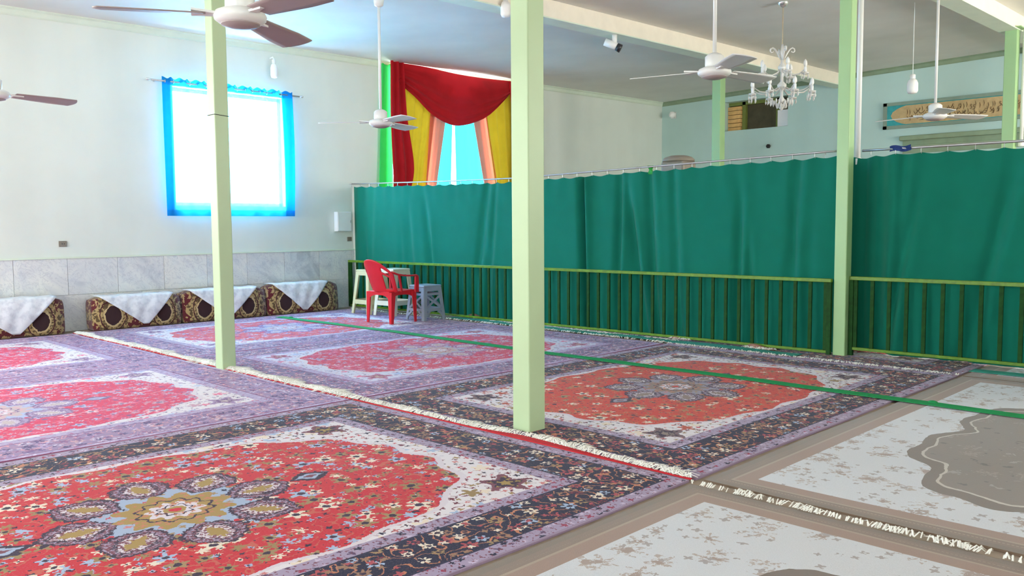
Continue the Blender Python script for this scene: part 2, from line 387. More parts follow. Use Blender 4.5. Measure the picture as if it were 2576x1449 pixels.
# ------------------------------------------------------------------ mesh helpers
class B:
    def __init__(s): s.v = []; s.f = []
    def add(s, verts, faces):
        o = len(s.v); s.v += [tuple(p) for p in verts]; s.f += [tuple(i+o for i in f) for f in faces]; return s
    def box(s, c, d, rz=0, M4=None):
        x, y, z = d[0]/2, d[1]/2, d[2]/2
        vs = [Vector((a*x, b_*y, e*z)) for e in (-1, 1) for a, b_ in ((-1, -1), (1, -1), (1, 1), (-1, 1))]
        if rz: R = Matrix.Rotation(rz, 3, 'Z'); vs = [R@p for p in vs]
        vs = [p+Vector(c) for p in vs]
        if M4: vs = [M4@p for p in vs]
        return s.add(vs, [(3, 2, 1, 0), (4, 5, 6, 7), (0, 1, 5, 4), (1, 2, 6, 5), (2, 3, 7, 6), (3, 0, 4, 7)])
    def bbox(s, a, b_):
        return s.box([(a[i]+b_[i])/2 for i in range(3)], [abs(b_[i]-a[i]) for i in range(3)])
    def tube(s, pts, r, seg=8, cap=True):
        pts = [Vector(p) for p in pts]; n = len(pts); rs = r if isinstance(r, (list, tuple)) else [r]*n
        vs = []; prev = None
        for i, p in enumerate(pts):
            t = (pts[min(i+1, n-1)]-pts[max(i-1, 0)]).normalized()
            if prev is None:
                a = Vector((0, 0, 1)) if abs(t.z) < .9 else Vector((1, 0, 0)); e1 = t.cross(a).normalized()
            else: e1 = (prev-t*prev.dot(t)).normalized()
            prev = e1; e2 = t.cross(e1)
            for k in range(seg):
                an = 2*PI*k/seg; vs.append(p+(e1*math.cos(an)+e2*math.sin(an))*rs[i])
        fs = [(i*seg+k, i*seg+(k+1) % seg, (i+1)*seg+(k+1) % seg, (i+1)*seg+k) for i in range(n-1) for k in range(seg)]
        if cap: fs += [tuple(range(seg-1, -1, -1)), tuple((n-1)*seg+k for k in range(seg))]
        return s.add(vs, fs)
    def lathe(s, prof, c=(0, 0, 0), seg=24):
        vs = []; n = len(prof)
        for r, z in prof:
            for k in range(seg):
                a = 2*PI*k/seg; vs.append((c[0]+r*math.cos(a), c[1]+r*math.sin(a), c[2]+z))
        fs = [(i*seg+k, i*seg+(k+1) % seg, (i+1)*seg+(k+1) % seg, (i+1)*seg+k) for i in range(n-1) for k in range(seg)]
        fs += [tuple(range(seg-1, -1, -1)), tuple((n-1)*seg+k for k in range(seg))]
        return s.add(vs, fs)
    def grid(s, fn, nu, nv, skip=None):
        vs = [fn(i/nu, j/nv) for j in range(nv+1) for i in range(nu+1)]
        fs = []
        for j in range(nv):
            for i in range(nu):
                if skip and skip((i+.5)/nu, (j+.5)/nv): continue
                a = j*(nu+1)+i; fs.append((a, a+1, a+nu+2, a+nu+1))
        return s.add(vs, fs)
    def tapered(s, p0, d0, p1, d1):
        """a tapered rectangular strut from p0 (size d0=(x,y)) to p1"""
        vs = []
        for p, d in ((p0, d0), (p1, d1)):
            for a, b_ in ((-1, -1), (1, -1), (1, 1), (-1, 1)): vs.append((p[0]+a*d[0]/2, p[1]+b_*d[1]/2, p[2]))
        return s.add(vs, [(3, 2, 1, 0), (4, 5, 6, 7), (0, 1, 5, 4), (1, 2, 6, 5), (2, 3, 7, 6), (3, 0, 4, 7)])
    def mesh(s, name):
        me = bpy.data.meshes.new(name); me.from_pydata(s.v, [], s.f); me.update(); return me
def obj(name, bb, mat, parent=None, smooth=False, bevel=0, thick=0, loc=None, sub=0):
    me = bb.mesh(name) if isinstance(bb, B) else bb
    if smooth:
        for p in me.polygons: p.use_smooth = True
    if mat is not None and not me.materials: me.materials.append(mat)
    o = bpy.data.objects.new(name, me); COL.objects.link(o)
    if parent: o.parent = parent
    if loc is not None: o.location = loc
    if thick:
        md = o.modifiers.new('solid', 'SOLIDIFY'); md.thickness = thick; md.offset = 0
    if bevel:
        md = o.modifiers.new('bevel', 'BEVEL'); md.width = bevel; md.segments = 2; md.limit_method = 'ANGLE'; md.harden_normals = False
    if sub:
        md = o.modifiers.new('sub', 'SUBSURF'); md.levels = sub; md.render_levels = sub
    return o
def tag(o, label, cat, group=None, kind=None):
    o['label'] = label; o['category'] = cat
    if group: o['group'] = group
    if kind: o['kind'] = kind
    return o
def thing(name, label, cat, loc=(0, 0, 0), rz=0, group=None, kind=None):
    o = bpy.data.objects.new(name, None); o.empty_display_size = .1; COL.objects.link(o)
    o.location = loc; o.rotation_euler = (0, 0, rz)
    return tag(o, label, cat, group, kind)
def smooth_noise(x, s=0):
    return math.sin(x*1.7+s)*.5+math.sin(x*3.9+s*2.3)*.3+math.sin(x*7.3+s*.7)*.2

# ------------------------------------------------------------------ the room
def ceil_z(x, y): return 4.14 + .0125*(y-17) + .023*(x+11.65)
def struct(name, bb, mat, label, cat, **k):
    return tag(obj(name, bb, mat, **k), label, cat, kind='structure')
def wall_cells(us, zs, holes):
    """rectangles of a wall face left over between rectangular holes (u0,u1,z0,z1)"""
    us = sorted(set(us+[h[i] for h in holes for i in (0, 1)])); zs = sorted(set(zs+[h[i] for h in holes for i in (2, 3)]))
    for a, b_ in zip(us, us[1:]):
        for c, d in zip(zs, zs[1:]):
            mu, mz = (a+b_)/2, (c+d)/2
            if any(h[0] < mu < h[1] and h[2] < mz < h[3] for h in holes): continue
            yield a, b_, c, d
HT = 4.75
WIN1 = (5.24, 6.98, 1.62, 3.26); WIN2 = (8.95, 11.65, 1.1, 4.03); WIN0 = (-.6, 1.2, 1.6, 3.2)
fl = B().bbox((XW-.3, YS-.3, -.1), (XE+.3, YN+.3, 0)); struct('floor', fl, M['cement'], 'brown cement floor showing at the foot of the marble wall', 'floor')
wl = B()
for a, b_, c, d in wall_cells([YS-.3, YN+.3], [0, HT], [WIN1, WIN2, WIN0]): wl.bbox((XW-.3, a, c), (XW, b_, d))
wall_left = struct('wall_left', wl, M['wall'], 'pale mint plaster wall with grey marble dado and two curtained windows', 'wall')
NICHE = (-10.05, -8.55, 3.35, 3.98)
wb = B()
for a, b_, c, d in wall_cells([XW-.3, XE+.3], [0, HT], [NICHE]): wb.bbox((a, YN, c), (b_, YN+.3, d))
wall_back = struct('wall_back', wb, M['wall_far_shaded'], 'far mint wall with dim greenish light painted in, behind the green curtain', 'wall')
ws = B()
for a, b_, c, d in wall_cells([XW-.3, XE+.3], [0, HT], [(p, q, 1.2, 3.2) for p, q in SOUTH_WIN]): ws.bbox((a, YS-.3, c), (b_, YS, d))
struct('wall_front', ws, M['wall'], 'mint wall with windows behind the viewer', 'wall')
we = B()
for a, b_, c, d in wall_cells([YS-.3, YN+.3], [0, HT], [(p, q, 1.2, 3.2) for p, q in EAST_WIN+EAST_WIN2]): we.bbox((XE, a, c), (XE+.3, b_, d))
struct('wall_right', we, M['wall'], 'mint wall with windows right of the viewer', 'wall')
cb = B()
xs, ys = (XW-.3, XE+.3), (YS-.3, YN+.3)
vs = [(x, y, ceil_z(x, y)+h) for h in (0, .15) for x, y in ((xs[0], ys[0]), (xs[1], ys[0]), (xs[1], ys[1]), (xs[0], ys[1]))]
cb.add(vs, [(0, 1, 2, 3), (7, 6, 5, 4), (0, 4, 5, 1), (1, 5, 6, 2), (2, 6, 7, 3), (3, 7, 4, 0)])
struct('ceiling', cb, M['ceiling'], 'grey white plaster ceiling above the hall', 'ceiling')
# windows: frame and pane
def window(name, wall, rng, z0, z1, label):
    a, b_ = rng
    fr = B(); gl = B()
    def P(u, z, dep):
        return {'W': (XW-.2+dep, u, z), 'E': (XE+.1+dep, u, z), 'S': (u, YS-.2+dep, z)}[wall]
    t = .05
    for (u0, u1, c, d) in ((a, a+t, z0, z1), (b_-t, b_, z0, z1), (a, b_, z0, z0+t), (a, b_, z1-t, z1), ((a+b_)/2-t/2, (a+b_)/2+t/2, z0, z1)):
        fr.bbox(P(u0, c, 0), P(u1, d, .05))
    gl.bbox(P(a+t, z0+t, .02), P(b_-t, z1-t, .026))
    e = thing(name, label, 'window', kind='structure')
    obj('window_frame', fr, M['white_plastic'], e); obj('pane', gl, M['glass'], e)
window('window_1', 'W', WIN1[:2], WIN1[2], WIN1[3], 'sunlit window behind the sky blue curtain')
window('window_2', 'W', WIN2[:2], WIN2[2], WIN2[3], 'tall window behind the red and yellow drapes')
window('window_3', 'W', WIN0[:2], WIN0[2], WIN0[3], 'left wall window outside the view')
k = 4
for r_, w_ in zip(SOUTH_WIN, ('nearest the left wall', 'in the middle', 'nearest the right wall')): window('window_%d' % k, 'S', r_, 1.2, 3.2, 'front wall window %s behind the viewer' % w_); k += 1
for r_, w_ in zip(EAST_WIN+EAST_WIN2, ('just past the railing', 'nearest the far wall', 'right behind the viewer')): window('window_%d' % k, 'E', r_, 1.2, 3.2, 'right wall window %s' % w_); k += 1
# marble dado slabs on the left wall
sw, sh = .62, .465
slab = B().box((0, 0, 0), (.02, sw-.004, sh-.004)).mesh('marble_slab'); slab.materials.append(M['marble'])
for j in range(2):
    y = 1.0
    while y < YN-.3:
        o = bpy.data.objects.new('marble_slab', slab); COL.objects.link(o); o.parent = wall_left
        o.location = (XW+.01, y+sw/2+(.31 if j else 0), sh*(j+.5)); y += sw
cap = B().bbox((XW, YS, .93), (XW+.03, YN, .95)); obj('dado_cap', cap, M['trim'], wall_left)
# cove moulding along wall tops
def cove(p, q, inward):
    bb = B(); prof = [(0, -.09), (.012, -.09), (.03, -.075), (.055, -.03), (.09, -.012), (.09, 0), (0, 0)]
    vs = []
    for e in (p, q):
        z = ceil_z(*e)
        for a, c in prof: vs.append((e[0]+inward[0]*a, e[1]+inward[1]*a, z+c+.004))
    n = len(prof); fs = [(i, (i+1) % n, n+(i+1) % n, n+i) for i in range(n)]+[tuple(range(n)), tuple(range(2*n-1, n-1, -1))]
    return bb.add(vs, fs)
struct('trim_1', cove((XW, YS), (XW, YN), (1, 0)), M['trim'], 'pale cove moulding along the top of the window wall', 'moulding')
struct('trim_2', cove((XW, YN), (XE, YN), (0, -1)), M['ledge'], 'cove moulding with shade in its grey green colour along the top of the far wall', 'moulding')  # shading of the cove given by the darker grey-green colour
# ceiling beams
def beam(name, x, w, drop, label):
    bb = B(); vs = []
    for y in (YS, YN):
        zc = ceil_z(x, y)
        for dx, dz in ((-w/2, -drop), (w/2, -drop), (w/2, .02), (-w/2, .02)): vs.append((x+dx, y, zc+dz))
    bb.add(vs, [(0, 1, 2, 3), (7, 6, 5, 4), (0, 4, 5, 1), (1, 5, 6, 2), (2, 6, 7, 3), (3, 7, 4, 0)])
    o = struct(name, bb, M['beam'], label, 'beam')
    fl_ = B(); vs = []
    for y in (YS, YN):
        zc = ceil_z(x, y)-drop
        for dx, dz in ((-w/2-.03, -.016), (w/2+.03, -.016), (w/2+.03, .0), (-w/2-.03, .0)): vs.append((x+dx, y, zc+dz))
    fl_.add(vs, [(0, 1, 2, 3), (7, 6, 5, 4), (0, 4, 5, 1), (1, 5, 6, 2), (2, 6, 7, 3), (3, 7, 4, 0)])
    obj('lower_flange', fl_, M['trim'], o)
    return o
beam('ceiling_beam', -7.42, .2, .22, 'cream ceiling beam running from middle pillar to far wall')
beam('ceiling_beam', -3.68, .2, .22, 'ceiling beam above the two right-hand pillars')
# pillars
def pillar(x, y, w, label, mat='pillar', z0=0, seam=None):
    zt = ceil_z(x, y)-.2
    e = thing('steel_pillar', label, 'pillar', (x, y, 0), group='square green pillars', kind='structure')
    obj('shaft', B().bbox((-w/2, -w/2, 0), (w/2, w/2, zt)), M[mat], e, bevel=.008)
    obj('head_plate', B().bbox((-w/2-.06, -w/2-.06, zt-.015), (w/2+.06, w/2+.06, zt)), M[mat], e)
    if seam:
        obj('tie_wire', B().tube([(-w/2-.003, -w/2-.003, seam), (w/2+.003, -w/2-.003, seam), (w/2+.003, w/2+.003, seam-.01), (-w/2-.003, w/2+.003, seam), (-w/2-.003, -w/2-.003, seam)], .003, 5), M['dark'], e)
    return e
pillar(-7.42, 3.745, .135, 'pale green pillar standing in front of the blue curtained window', seam=2.33)
pillar(-3.731, 3.939, .148, 'thick nearest pale green pillar in the middle of the hall')
pillar(-3.588, 8.30, .122, 'green pillar between the two green curtains', 'pillar_far')
pillar(-3.64, 13.98, .16, 'distant green pillar at the right edge of the picture', 'pillar_far')
pillar(-7.74, 12.85, .16, 'distant slim green pillar left of the chandelier', 'pillar_far')
# white conduits beside two pillars
for (x, y, lab) in ((on(2162, 200, 1, 8.74)[0], 8.74, 'white conduit pipe behind the pillar between the curtains'), (-3.49, 14.02, 'white conduit pipe beside the distant pillar at right edge')):
    e = thing('conduit_pipe', lab, 'pipe', (x, y, 1.9 if y < 10 else 2.4), group='white conduits')
    zl = ceil_z(x, y)-(1.9 if y < 10 else 2.4)-.235
    obj('pipe', B().tube([(0, 0, .05), (0, 0, zl)], .026, 10), M['white_plastic'], e, smooth=True)
    obj('foot_clamp', B().lathe([(.03, 0), (.042, .01), (.042, .07), (.03, .08)], seg=12), M['white_plastic'], e)

# ------------------------------------------------------------------ rugs
HW, HL = 1.485, 2.03
M['rug_red'] = rug_mat('red_medallion_rug_pile', RUG_RED, HW, HL)
M['rug_orange'] = rug_mat('orange_red_medallion_rug_pile', RUG_ORANGE, HW, HL)
M['rug_pink_glare'] = rug_mat('pink_glare_medallion_rug_pile', RUG_PINK_GLARE, HW, HL)
M['rug_salmon_glare'] = rug_mat('salmon_glare_medallion_rug_pile', RUG_SALMON_GLARE, HW, HL)
M['rug_crimson_glare'] = rug_mat('crimson_lavender_glare_rug_pile', RUG_CRIMSON_GLARE, HW, HL)
M['rug_beige'] = beige_mat('beige_taupe_rug_pile', HW, HL)
def rug_body(hw, hl, seed, th=.012):
    rs = random.Random(seed); nx, ny = 30, 40; bb = B()
    ph = [rs.uniform(0, 6) for _ in range(4)]
    def fn(i, j):
        x = (i*2-1)*hw; y = (j*2-1)*hl
        ex = 1-abs(i*2-1)**6; ey = 1-abs(j*2-1)**8
        z = th+.0025*(math.sin(x*3+ph[0])*math.sin(y*2.3+ph[1]))
        x += .006*math.sin(y*3+ph[2]) if abs(i*2-1) > .99 else 0
        y += .008*math.sin(x*2.5+ph[3]) if abs(j*2-1) > .99 else 0
        return (x, y, z)
    bb.grid(fn, nx, ny)
    # skirt down to the floor
    W = nx+1
    loop = [i for i in range(W)]+[j*W+nx for j in range(1, ny+1)]+[ny*W+i for i in range(nx-1, -1, -1)]+[j*W for j in range(ny-1, 0, -1)]
    o = len(bb.v)
    for i in loop: p = bb.v[i]; bb.v.append((p[0], p[1], .001))
    n = len(loop)
    for k_ in range(n): bb.f.append((loop[k_], o+k_, o+(k_+1) % n, loop[(k_+1) % n]))
    bb.f.append(tuple(o+k_ for k_ in range(n)))
    return bb
def fringe_part(hw, yb, sgn, seed, n=420, length=.07, lift=.016, spread=.5, x0=None, x1=None, ofn=None):
    """loose cotton threads along a rug end"""
    rs = random.Random(seed); bb = B()
    x0 = -hw if x0 is None else x0; x1 = hw if x1 is None else x1
    for k_ in range(n):
        x = rs.uniform(x0, x1); den = .5+.5*smooth_noise(x*5+1, seed*1.3)
        if rs.random() > .35+.9*den: continue
        L = length*rs.uniform(.45, 1.3)*(.45+.85*max(0, den)); a = rs.gauss(.5*smooth_noise(x*4, seed), spread)
        w = rs.uniform(.0022, .0045); z = lift+rs.uniform(0, .006)
        dx, dy = math.sin(a), math.cos(a)*sgn
        y0 = yb+(ofn(x) if ofn else 0)
        p0 = Vector((x, y0-.006*sgn, z-.004)); p1 = Vector((x+dx*L*.5, y0+dy*L*.5, z+.006+rs.uniform(0, .008))); p2 = Vector((x+dx*L+rs.uniform(-.01, .01), y0+dy*L, z-.002))
        s_ = Vector((dy*sgn, -dx*sgn, 0))*w; up = Vector((0, 0, w*.9))
        vs = [p0-s_, p0+s_, p0+up, p1-s_, p1+s_, p1+up, p2-s_*.5, p2+s_*.5, p2+up*.5]
        bb.add(vs, [(0, 3, 5, 2), (2, 5, 4, 1), (1, 4, 3, 0), (3, 6, 8, 5), (5, 8, 7, 4), (4, 7, 6, 3), (6, 7, 8)])
    return bb
def band_part(x0, x1, y0, wfn, z=.014, n=40):
    bb = B()
    vs = []
    for i in range(n+1):
        x = x0+(x1-x0)*i/n; w = wfn(x)
        vs += [(x, y0, z-.006), (x, y0, z), (x, y0+w, z+.001), (x, y0+w, z-.006)]
    fs = []
    for i in range(n):
        a = 4*i
        for k_ in range(3): fs.append((a+k_, a+k_+1, a+k_+5, a+k_+4))
    return bb.add(vs, fs)
def rug(cx, cy, mat, label, seed, fr=None, band=None, hw=HW, hl=HL, rz=0):
    e = thing('patterned_rug', label, 'rug', (cx, cy, 0), rz, 'rugs laid edge to edge')
    obj('pile', rug_body(hw, hl, seed), M[mat], e)
    if band: obj('end_band', band_part(-hw, hw, hl-.002, band, z=.0185), M['redband'], e)
    if fr:
        f_ = obj('fringe', fringe_part(hw, hl+fr.get('off', .015), 1, seed, fr.get('n', 420), fr.get('len', .07), fr.get('lift', .02), ofn=band), M['fringe'], e); f_['kind'] = 'stuff'
    if fr and fr.get('near'):
        f_ = obj('fringe', fringe_part(hw, -hl, -1, seed+50, fr.get('n', 420), fr['near'], .015), M['fringe'], e); f_['kind'] = 'stuff'
    return e
YSEAM = 3.70
X1, X2, X3, X4 = -11.31, -8.33, -5.345, -2.355
ys_, yn_ = YSEAM-HL, YSEAM+.05+HL
rug((X3+X4)/2, ys_, 'rug_red', 'large red medallion rug with navy border in the foreground', 1, dict(n=1000, len=.085, off=.0), lambda x: .014+.055*math.exp(-((x-.28)/(.55 if x > .28 else .28))**2))
rug((X2+X3)/2, ys_, 'rug_pink_glare', 'pink rug with mauve border and painted glare left of the foreground red rug', 2, dict(n=1700, len=.12, off=.0), lambda x: .012)
rug((X1+X2)/2, ys_, 'rug_pink_glare', 'pink rug with mauve border and painted glare nearest the leftmost cushion', 3, dict(n=1300, len=.10, off=.0), lambda x: .012+.02*math.exp(-((x-.6)/.5)**2))
rug((X3+X4)/2, yn_, 'rug_orange', 'orange red medallion rug with navy border right of the nearest pillar', 4)
rug((X2+X3)/2, yn_, 'rug_crimson_glare', 'crimson rug with lavender border and painted glare behind the nearest pillar', 5, dict(n=300, len=.05, near=.09))
rug((X1+X2)/2, yn_, 'rug_salmon_glare', 'salmon pink rug with lavender border and painted glare under the red chair', 6, dict(n=200, len=.05, near=.07))
rug(X4+.03+HW, ys_-.06, 'rug_beige', 'beige and taupe rug in the bottom right corner', 7, dict(n=480, len=.05, off=.0))
rug(X4+.03+HW, yn_+.0, 'rug_beige', 'beige and taupe rug crossed by the green ribbon', 8)
rug((X2+X3)/2, 8.10+HL, 'rug_pink_glare', 'rug edge with white fringe showing under the railing right of nearest pillar', 9, dict(n=600, len=.06, near=.10))
rug((X3+X4)/2, 7.85+HL, 'rug_red', 'navy bordered rug edge passing under the railing by the pillar between curtains', 10, dict(n=500, len=.06, near=.05))
rug(X4+.03+HW, 7.845+HL, 'rug_beige', 'beige and taupe rug edge passing under the right railing', 11)

# green guide ribbon lying across the rugs
def strip(pts, w, z, th=.003, sub=6):
    bb = B(); n = len(pts); vs = []
    for i, p in enumerate(pts):
        a = pts[max(i-1, 0)]; c = pts[min(i+1, n-1)]
        t = Vector((c[0]-a[0], c[1]-a[1], 0)).normalized(); s_ = Vector((-t.y, t.x, 0))*w/2
        q = Vector((p[0], p[1], z+(p[2] if len(p) > 2 else 0)))
        vs += [q-s_, q+s_, q+s_+Vector((0, 0, th)), q-s_+Vector((0, 0, th))]
    fs = [(3, 2, 1, 0), (4*n-4, 4*n-3, 4*n-2, 4*n-1)]
    for i in range(n-1):
        for k_ in range(4): fs.append((4*i+k_, 4*i+(k_+1) % 4, 4*i+4+(k_+1) % 4, 4*i+4+k_))
    return bb.add(vs, fs)
gp = []
for i in range(61):
    x = -11.02+i*(11.02+1.2)/60; gp.append((x-0, 6.43+.022*math.sin(x*1.3)+.11*max(0, (x+3.2))/3*.35, .003*abs(math.sin(x*2.1))))
e = thing('ribbon_line', 'long bright green ribbon lying straight across the rugs', 'ribbon', (gp[0][0], gp[0][1], 0))
obj('ribbon', strip([(p[0]-gp[0][0], p[1]-gp[0][1], p[2]) for p in gp], .13, .0165), M['ribbon'], e)
for kx in (.22, 8.9):
    i0 = min(range(61), key=lambda i: abs(gp[i][0]-gp[0][0]-kx)); yk = gp[i0][1]-gp[0][1]
    obj('pin_knot', B().lathe([(.004, .0), (.03, .003), (.034, .008), (.02, .016), (.004, .019)], (kx, yk+.05, .0165), 12), M['ribbon'], e, smooth=True)
# teal strip along the foot of the railing
tp = []
for i in range(41):
    t = i/40; x = -9.1+t*(9.1-3.86); tp.append((x+9.1, .02*math.sin(x*2)-.02*t, .004+.004*math.sin(x*5)))
tag(obj('cloth_strip', strip(tp, .17, .0165, .004), M['ribbon_teal'], loc=(-9.1, 7.99, 0)), 'teal cloth strip along the foot of the left railing', 'cloth')
tag(obj('cloth_strip', strip([(0, 0, 0), (.3, -.01, .004), (.7, .0, .003), (1.2, -.02, .006), (1.8, 0, .003)], .16, .0165, .004), M['ribbon_teal'], loc=(-2.35, 8.16, 0)), 'dark teal cloth strip at the foot of the right railing', 'cloth')

# ------------------------------------------------------------------ railing
YF = 8.22
SKEW = math.atan2(.16, 8.03)       # the left run is not quite square to the window wall
def railing(x0, x1, y, zb, zt, step, label, rz=0):
    e = thing('metal_railing', label, 'railing', (x0, y, 0), rz, group='green railings across the hall')
    L = x1-x0
    n = int(L/step)
    obj('top_rail', B().bbox((0, -.022, zt-.018), (L, .022, zt+.018)), M['rail'], e, bevel=.004)
    obj('bottom_rail', B().bbox((0, -.016, zb-.014), (L, .016, zb+.014)), M['rail'], e, bevel=.004)
    bar = B().bbox((-.017, -.010, zb+.014), (.017, .010, zt-.018)).mesh('baluster'); bar.materials.append(M['bar'])
    for i in range(n+1):
        o = bpy.data.objects.new('baluster', bar); COL.objects.link(o); o.parent = e; o.location = (.06+i*(L-.12)/n, 0, 0)
    for x in (0, L):
        pass
    for x in [.02, L-.02]:
        obj('post', B().bbox((x-.02, -.02, .016), (x+.02, .02, zt-.018)), M['bar'], e)
    return e
railing(XW+.03, -3.66, YF-.155, .040, .752, .157, 'long green railing from the window wall to the pillar between the curtains', SKEW)
railing(-3.52, 1.4, YF+.10, .085, .778, .160, 'green railing right of the pillar between the curtains')

# ------------------------------------------------------------------ green curtains behind the railing
def curtain(x0, x1, y, top, creases, seed, label, nx, nz=46, foot=.02, recess=False, rz=0):
    rs = random.Random(seed); e = thing('privacy_curtain', label, 'curtain', (x0, y, 0), rz, group='green curtains on the rail')
    L = x1-x0; cr = list(creases)
    for k_ in range(int(L*1.6)):
        cr.append((rs.uniform(x0, x1), rs.uniform(-.16, .16), rs.uniform(.03, .07), rs.uniform(.008, .028), rs.uniform(0, .5)))
    step = .235
    ph = [rs.uniform(0, 6) for _ in range(6)]
    def fn(i, j):
        x = x0+L*i; zt = top(x); s_ = (x-x0)/step
        sc = abs(math.sin(PI*s_))              # hangs lower between hooks
        zt -= (.010+.012*abs(math.sin(x*2.3+ph[4])))*sc
        z = zt+(foot-zt)*j
        dz = 1-j
        yy = .004*math.sin(x*9+ph[0]+.8*math.sin(z*2+ph[1]))*(1-.3*j)+.016*math.sin(x*2.6+ph[2]+.5*z)
        yy += .006*math.sin(2*PI*s_)*max(0, 1-j*5)
        for (cx, sl, w, dp, st) in cr:
            hgt = j
            xx = x-(cx+sl*hgt)
            fade = min(1, max(0, (hgt-st+.15)/.3)) if st > .01 else 1
            g = math.exp(-(xx/w)**2)
            yy += dp*fade*(g-.35*math.exp(-((xx-w*1.7)/w)**2))
        if z < .75: yy += .05*(1-z/.75)*(.3+.7*abs(math.sin(x*13+ph[3]+math.sin(z*7+x)*.6)))*.6
        if recess: yy += .16*max(0, min(1, (x0+.50-x)/.14))
        return (x-x0, yy, z)
    obj('cloth', B().grid(fn, nx, nz), M['curtain'], e, smooth=True)
    hk = B().tube([(0, 0, -.012), (0, -.012, .0), (0, -.012, .03), (0, 0, .045), (0, .012, .03)], .0035, 5).mesh('hook'); hk.materials.append(M['rod'])
    for i in range(int(L/step)+1):
        o = bpy.data.objects.new('hook', hk); COL.objects.link(o); o.parent = e
        xx = i*step; o.location = (xx, 0, top(x0+xx)+.002)
    return e
def topz(x):
    if x < -8: return 1.90+.06*((-8-x)/3.7)**1.4
    if x < -3.6: return 1.90+.085*((x+8)/4.4)
    return 1.995-.004*(x+3.6)
def cx_(px): return on(px, 560, 1, YF+.12)[0]
cr = [(cx_(1474), .06, .05, .15, 0), (cx_(1566), -.05, .05, .05, 0), (cx_(1580), .30, .06, .06, .1), (cx_(1640), .12, .06, .05, 0), (cx_(1700), .10, .06, .035, 0), (cx_(1868), -.03, .05, .05, .2), (cx_(1880), .1, .04, .03, .4),
      (cx_(2006), -.10, .06, .04, 0), (cx_(1046), .15, .07, .035, .2), (cx_(1086), .22, .07, .04, .1), (cx_(1240), -.3, .08, .04, 0), (cx_(1262), -.2, .06, .035, 0), (cx_(905), .03, .12, .05, 0)]
curtain(XW+.04, -3.655, YF-.07, topz, cr, 3, 'long teal green curtain hung behind the left railing', 620, rz=SKEW)
cr2 = [(cx_(2300), -.35, .06, .05, .2), (cx_(2250), -.1, .05, .03, 0), (cx_(2540), -.4, .07, .05, .1), (cx_(2400), -.25, .09, .02, .2), (cx_(2180), .0, .10, .09, 0)]
curtain(-3.90, 1.4, YF+.32, lambda x: 1.985-.004*(x+3.6), cr2, 5, 'teal green curtain right of the pillar between the curtains', 380, recess=True)
# curtain rods
def rod(pts, r, label, loc):
    e = thing('curtain_rod', label, 'curtain rod', loc)
    obj('pipe', B().tube([Vector(p)-Vector(loc) for p in pts], r, 8), M['rod'], e, smooth=True)
    return e
e = rod([(x, YF-.07+(x-XW)*math.tan(SKEW), topz(x)+.043) for x in np.linspace(XW+.01, -3.65, 30)], .010, 'thin grey rod carrying the long green curtain', (XW+.01, YF-.07, 1.95))
obj('wall_bracket', B().lathe([(.03, 0), (.03, .012), (.014, .02)], seg=12), M['rod'], e).location = (.0, 0, topz(XW)-1.91)
e = rod([(x, YF+.32, 2.032-.004*(x+3.6)) for x in np.linspace(-3.52, 1.4, 12)], .012, 'thin grey rod carrying the right green curtain', (-3.56, YF+.32, 1.95))
tag(obj('cloth_scrap', B().grid(lambda i, j: (i*.2-.1, .012*math.sin(i*9+j*3), -.03+j*.05+.008*math.sin(i*7)), 10, 4), simple('navy_cloth', srgb(30, 56, 120), .8), loc=(-3.15, YF+.305, 2.035), thick=.006), 'small navy blue cloth scrap on the right curtain rod', 'cloth')
tag(obj('ribbon_bow', B().grid(lambda i, j: ((i-.5)*.06*(1+.4*math.sin(j*8)), -.02+.012*math.sin(j*6+i*4), -.05+j*.10), 6, 8), simple('green_ribbon', srgb(40, 150, 60), .6), loc=(cx_(1641), YF+.10, 1.95), thick=.004), 'small bright green ribbon tied to the curtain rod', 'ribbon')

# crumpled rug corners below the railing
def crumple(px, py, w, d, h, mat, label, seed, fringe=True):
    p = on(px, py, 2, 0); rs = random.Random(seed); ph = [rs.uniform(0, 6) for _ in range(5)]
    e = thing('rug_corner', label, 'rug', (p.x, p.y, 0))
    def fn(i, j):
        x = (i-.5)*w; y = (j-.5)*d
        env = math.sin(PI*min(1, max(0, i)))**.6*math.sin(PI*min(1, max(0, j)))**.7
        z = .02+h*env*(.6+.4*math.sin(x*14+ph[0]+y*9))
        return (x+.02*math.sin(y*12+ph[1]), y+.02*math.sin(x*10+ph[2]), z)
    obj('fold', B().grid(fn, 18, 10), M[mat], e, smooth=True, thick=.008)
    if fringe:
        f_ = obj('fringe', fringe_part(w/2, -d/2+.02, -1, seed, 120, .06, .022), M['fringe'], e); f_['kind'] = 'stuff'
    return e
crumple(1180, 800, .55, .16, .05, 'brownrug', 'brown rug corner crumpled under the railing beside the grey stool', 31)
crumple(1478, 823, .14, .10, .06, 'brownrug', 'small brown flap poking under the railing right of nearest pillar', 32, False)
crumple(1715, 856, .26, .12, .05, 'brownrug', 'pale rug corner crumpled under the middle of the railing', 33)
crumple(1915, 880, .34, .13, .045, 'brownrug', 'brown rug flap with white fringe under the railing near the pillar', 34)

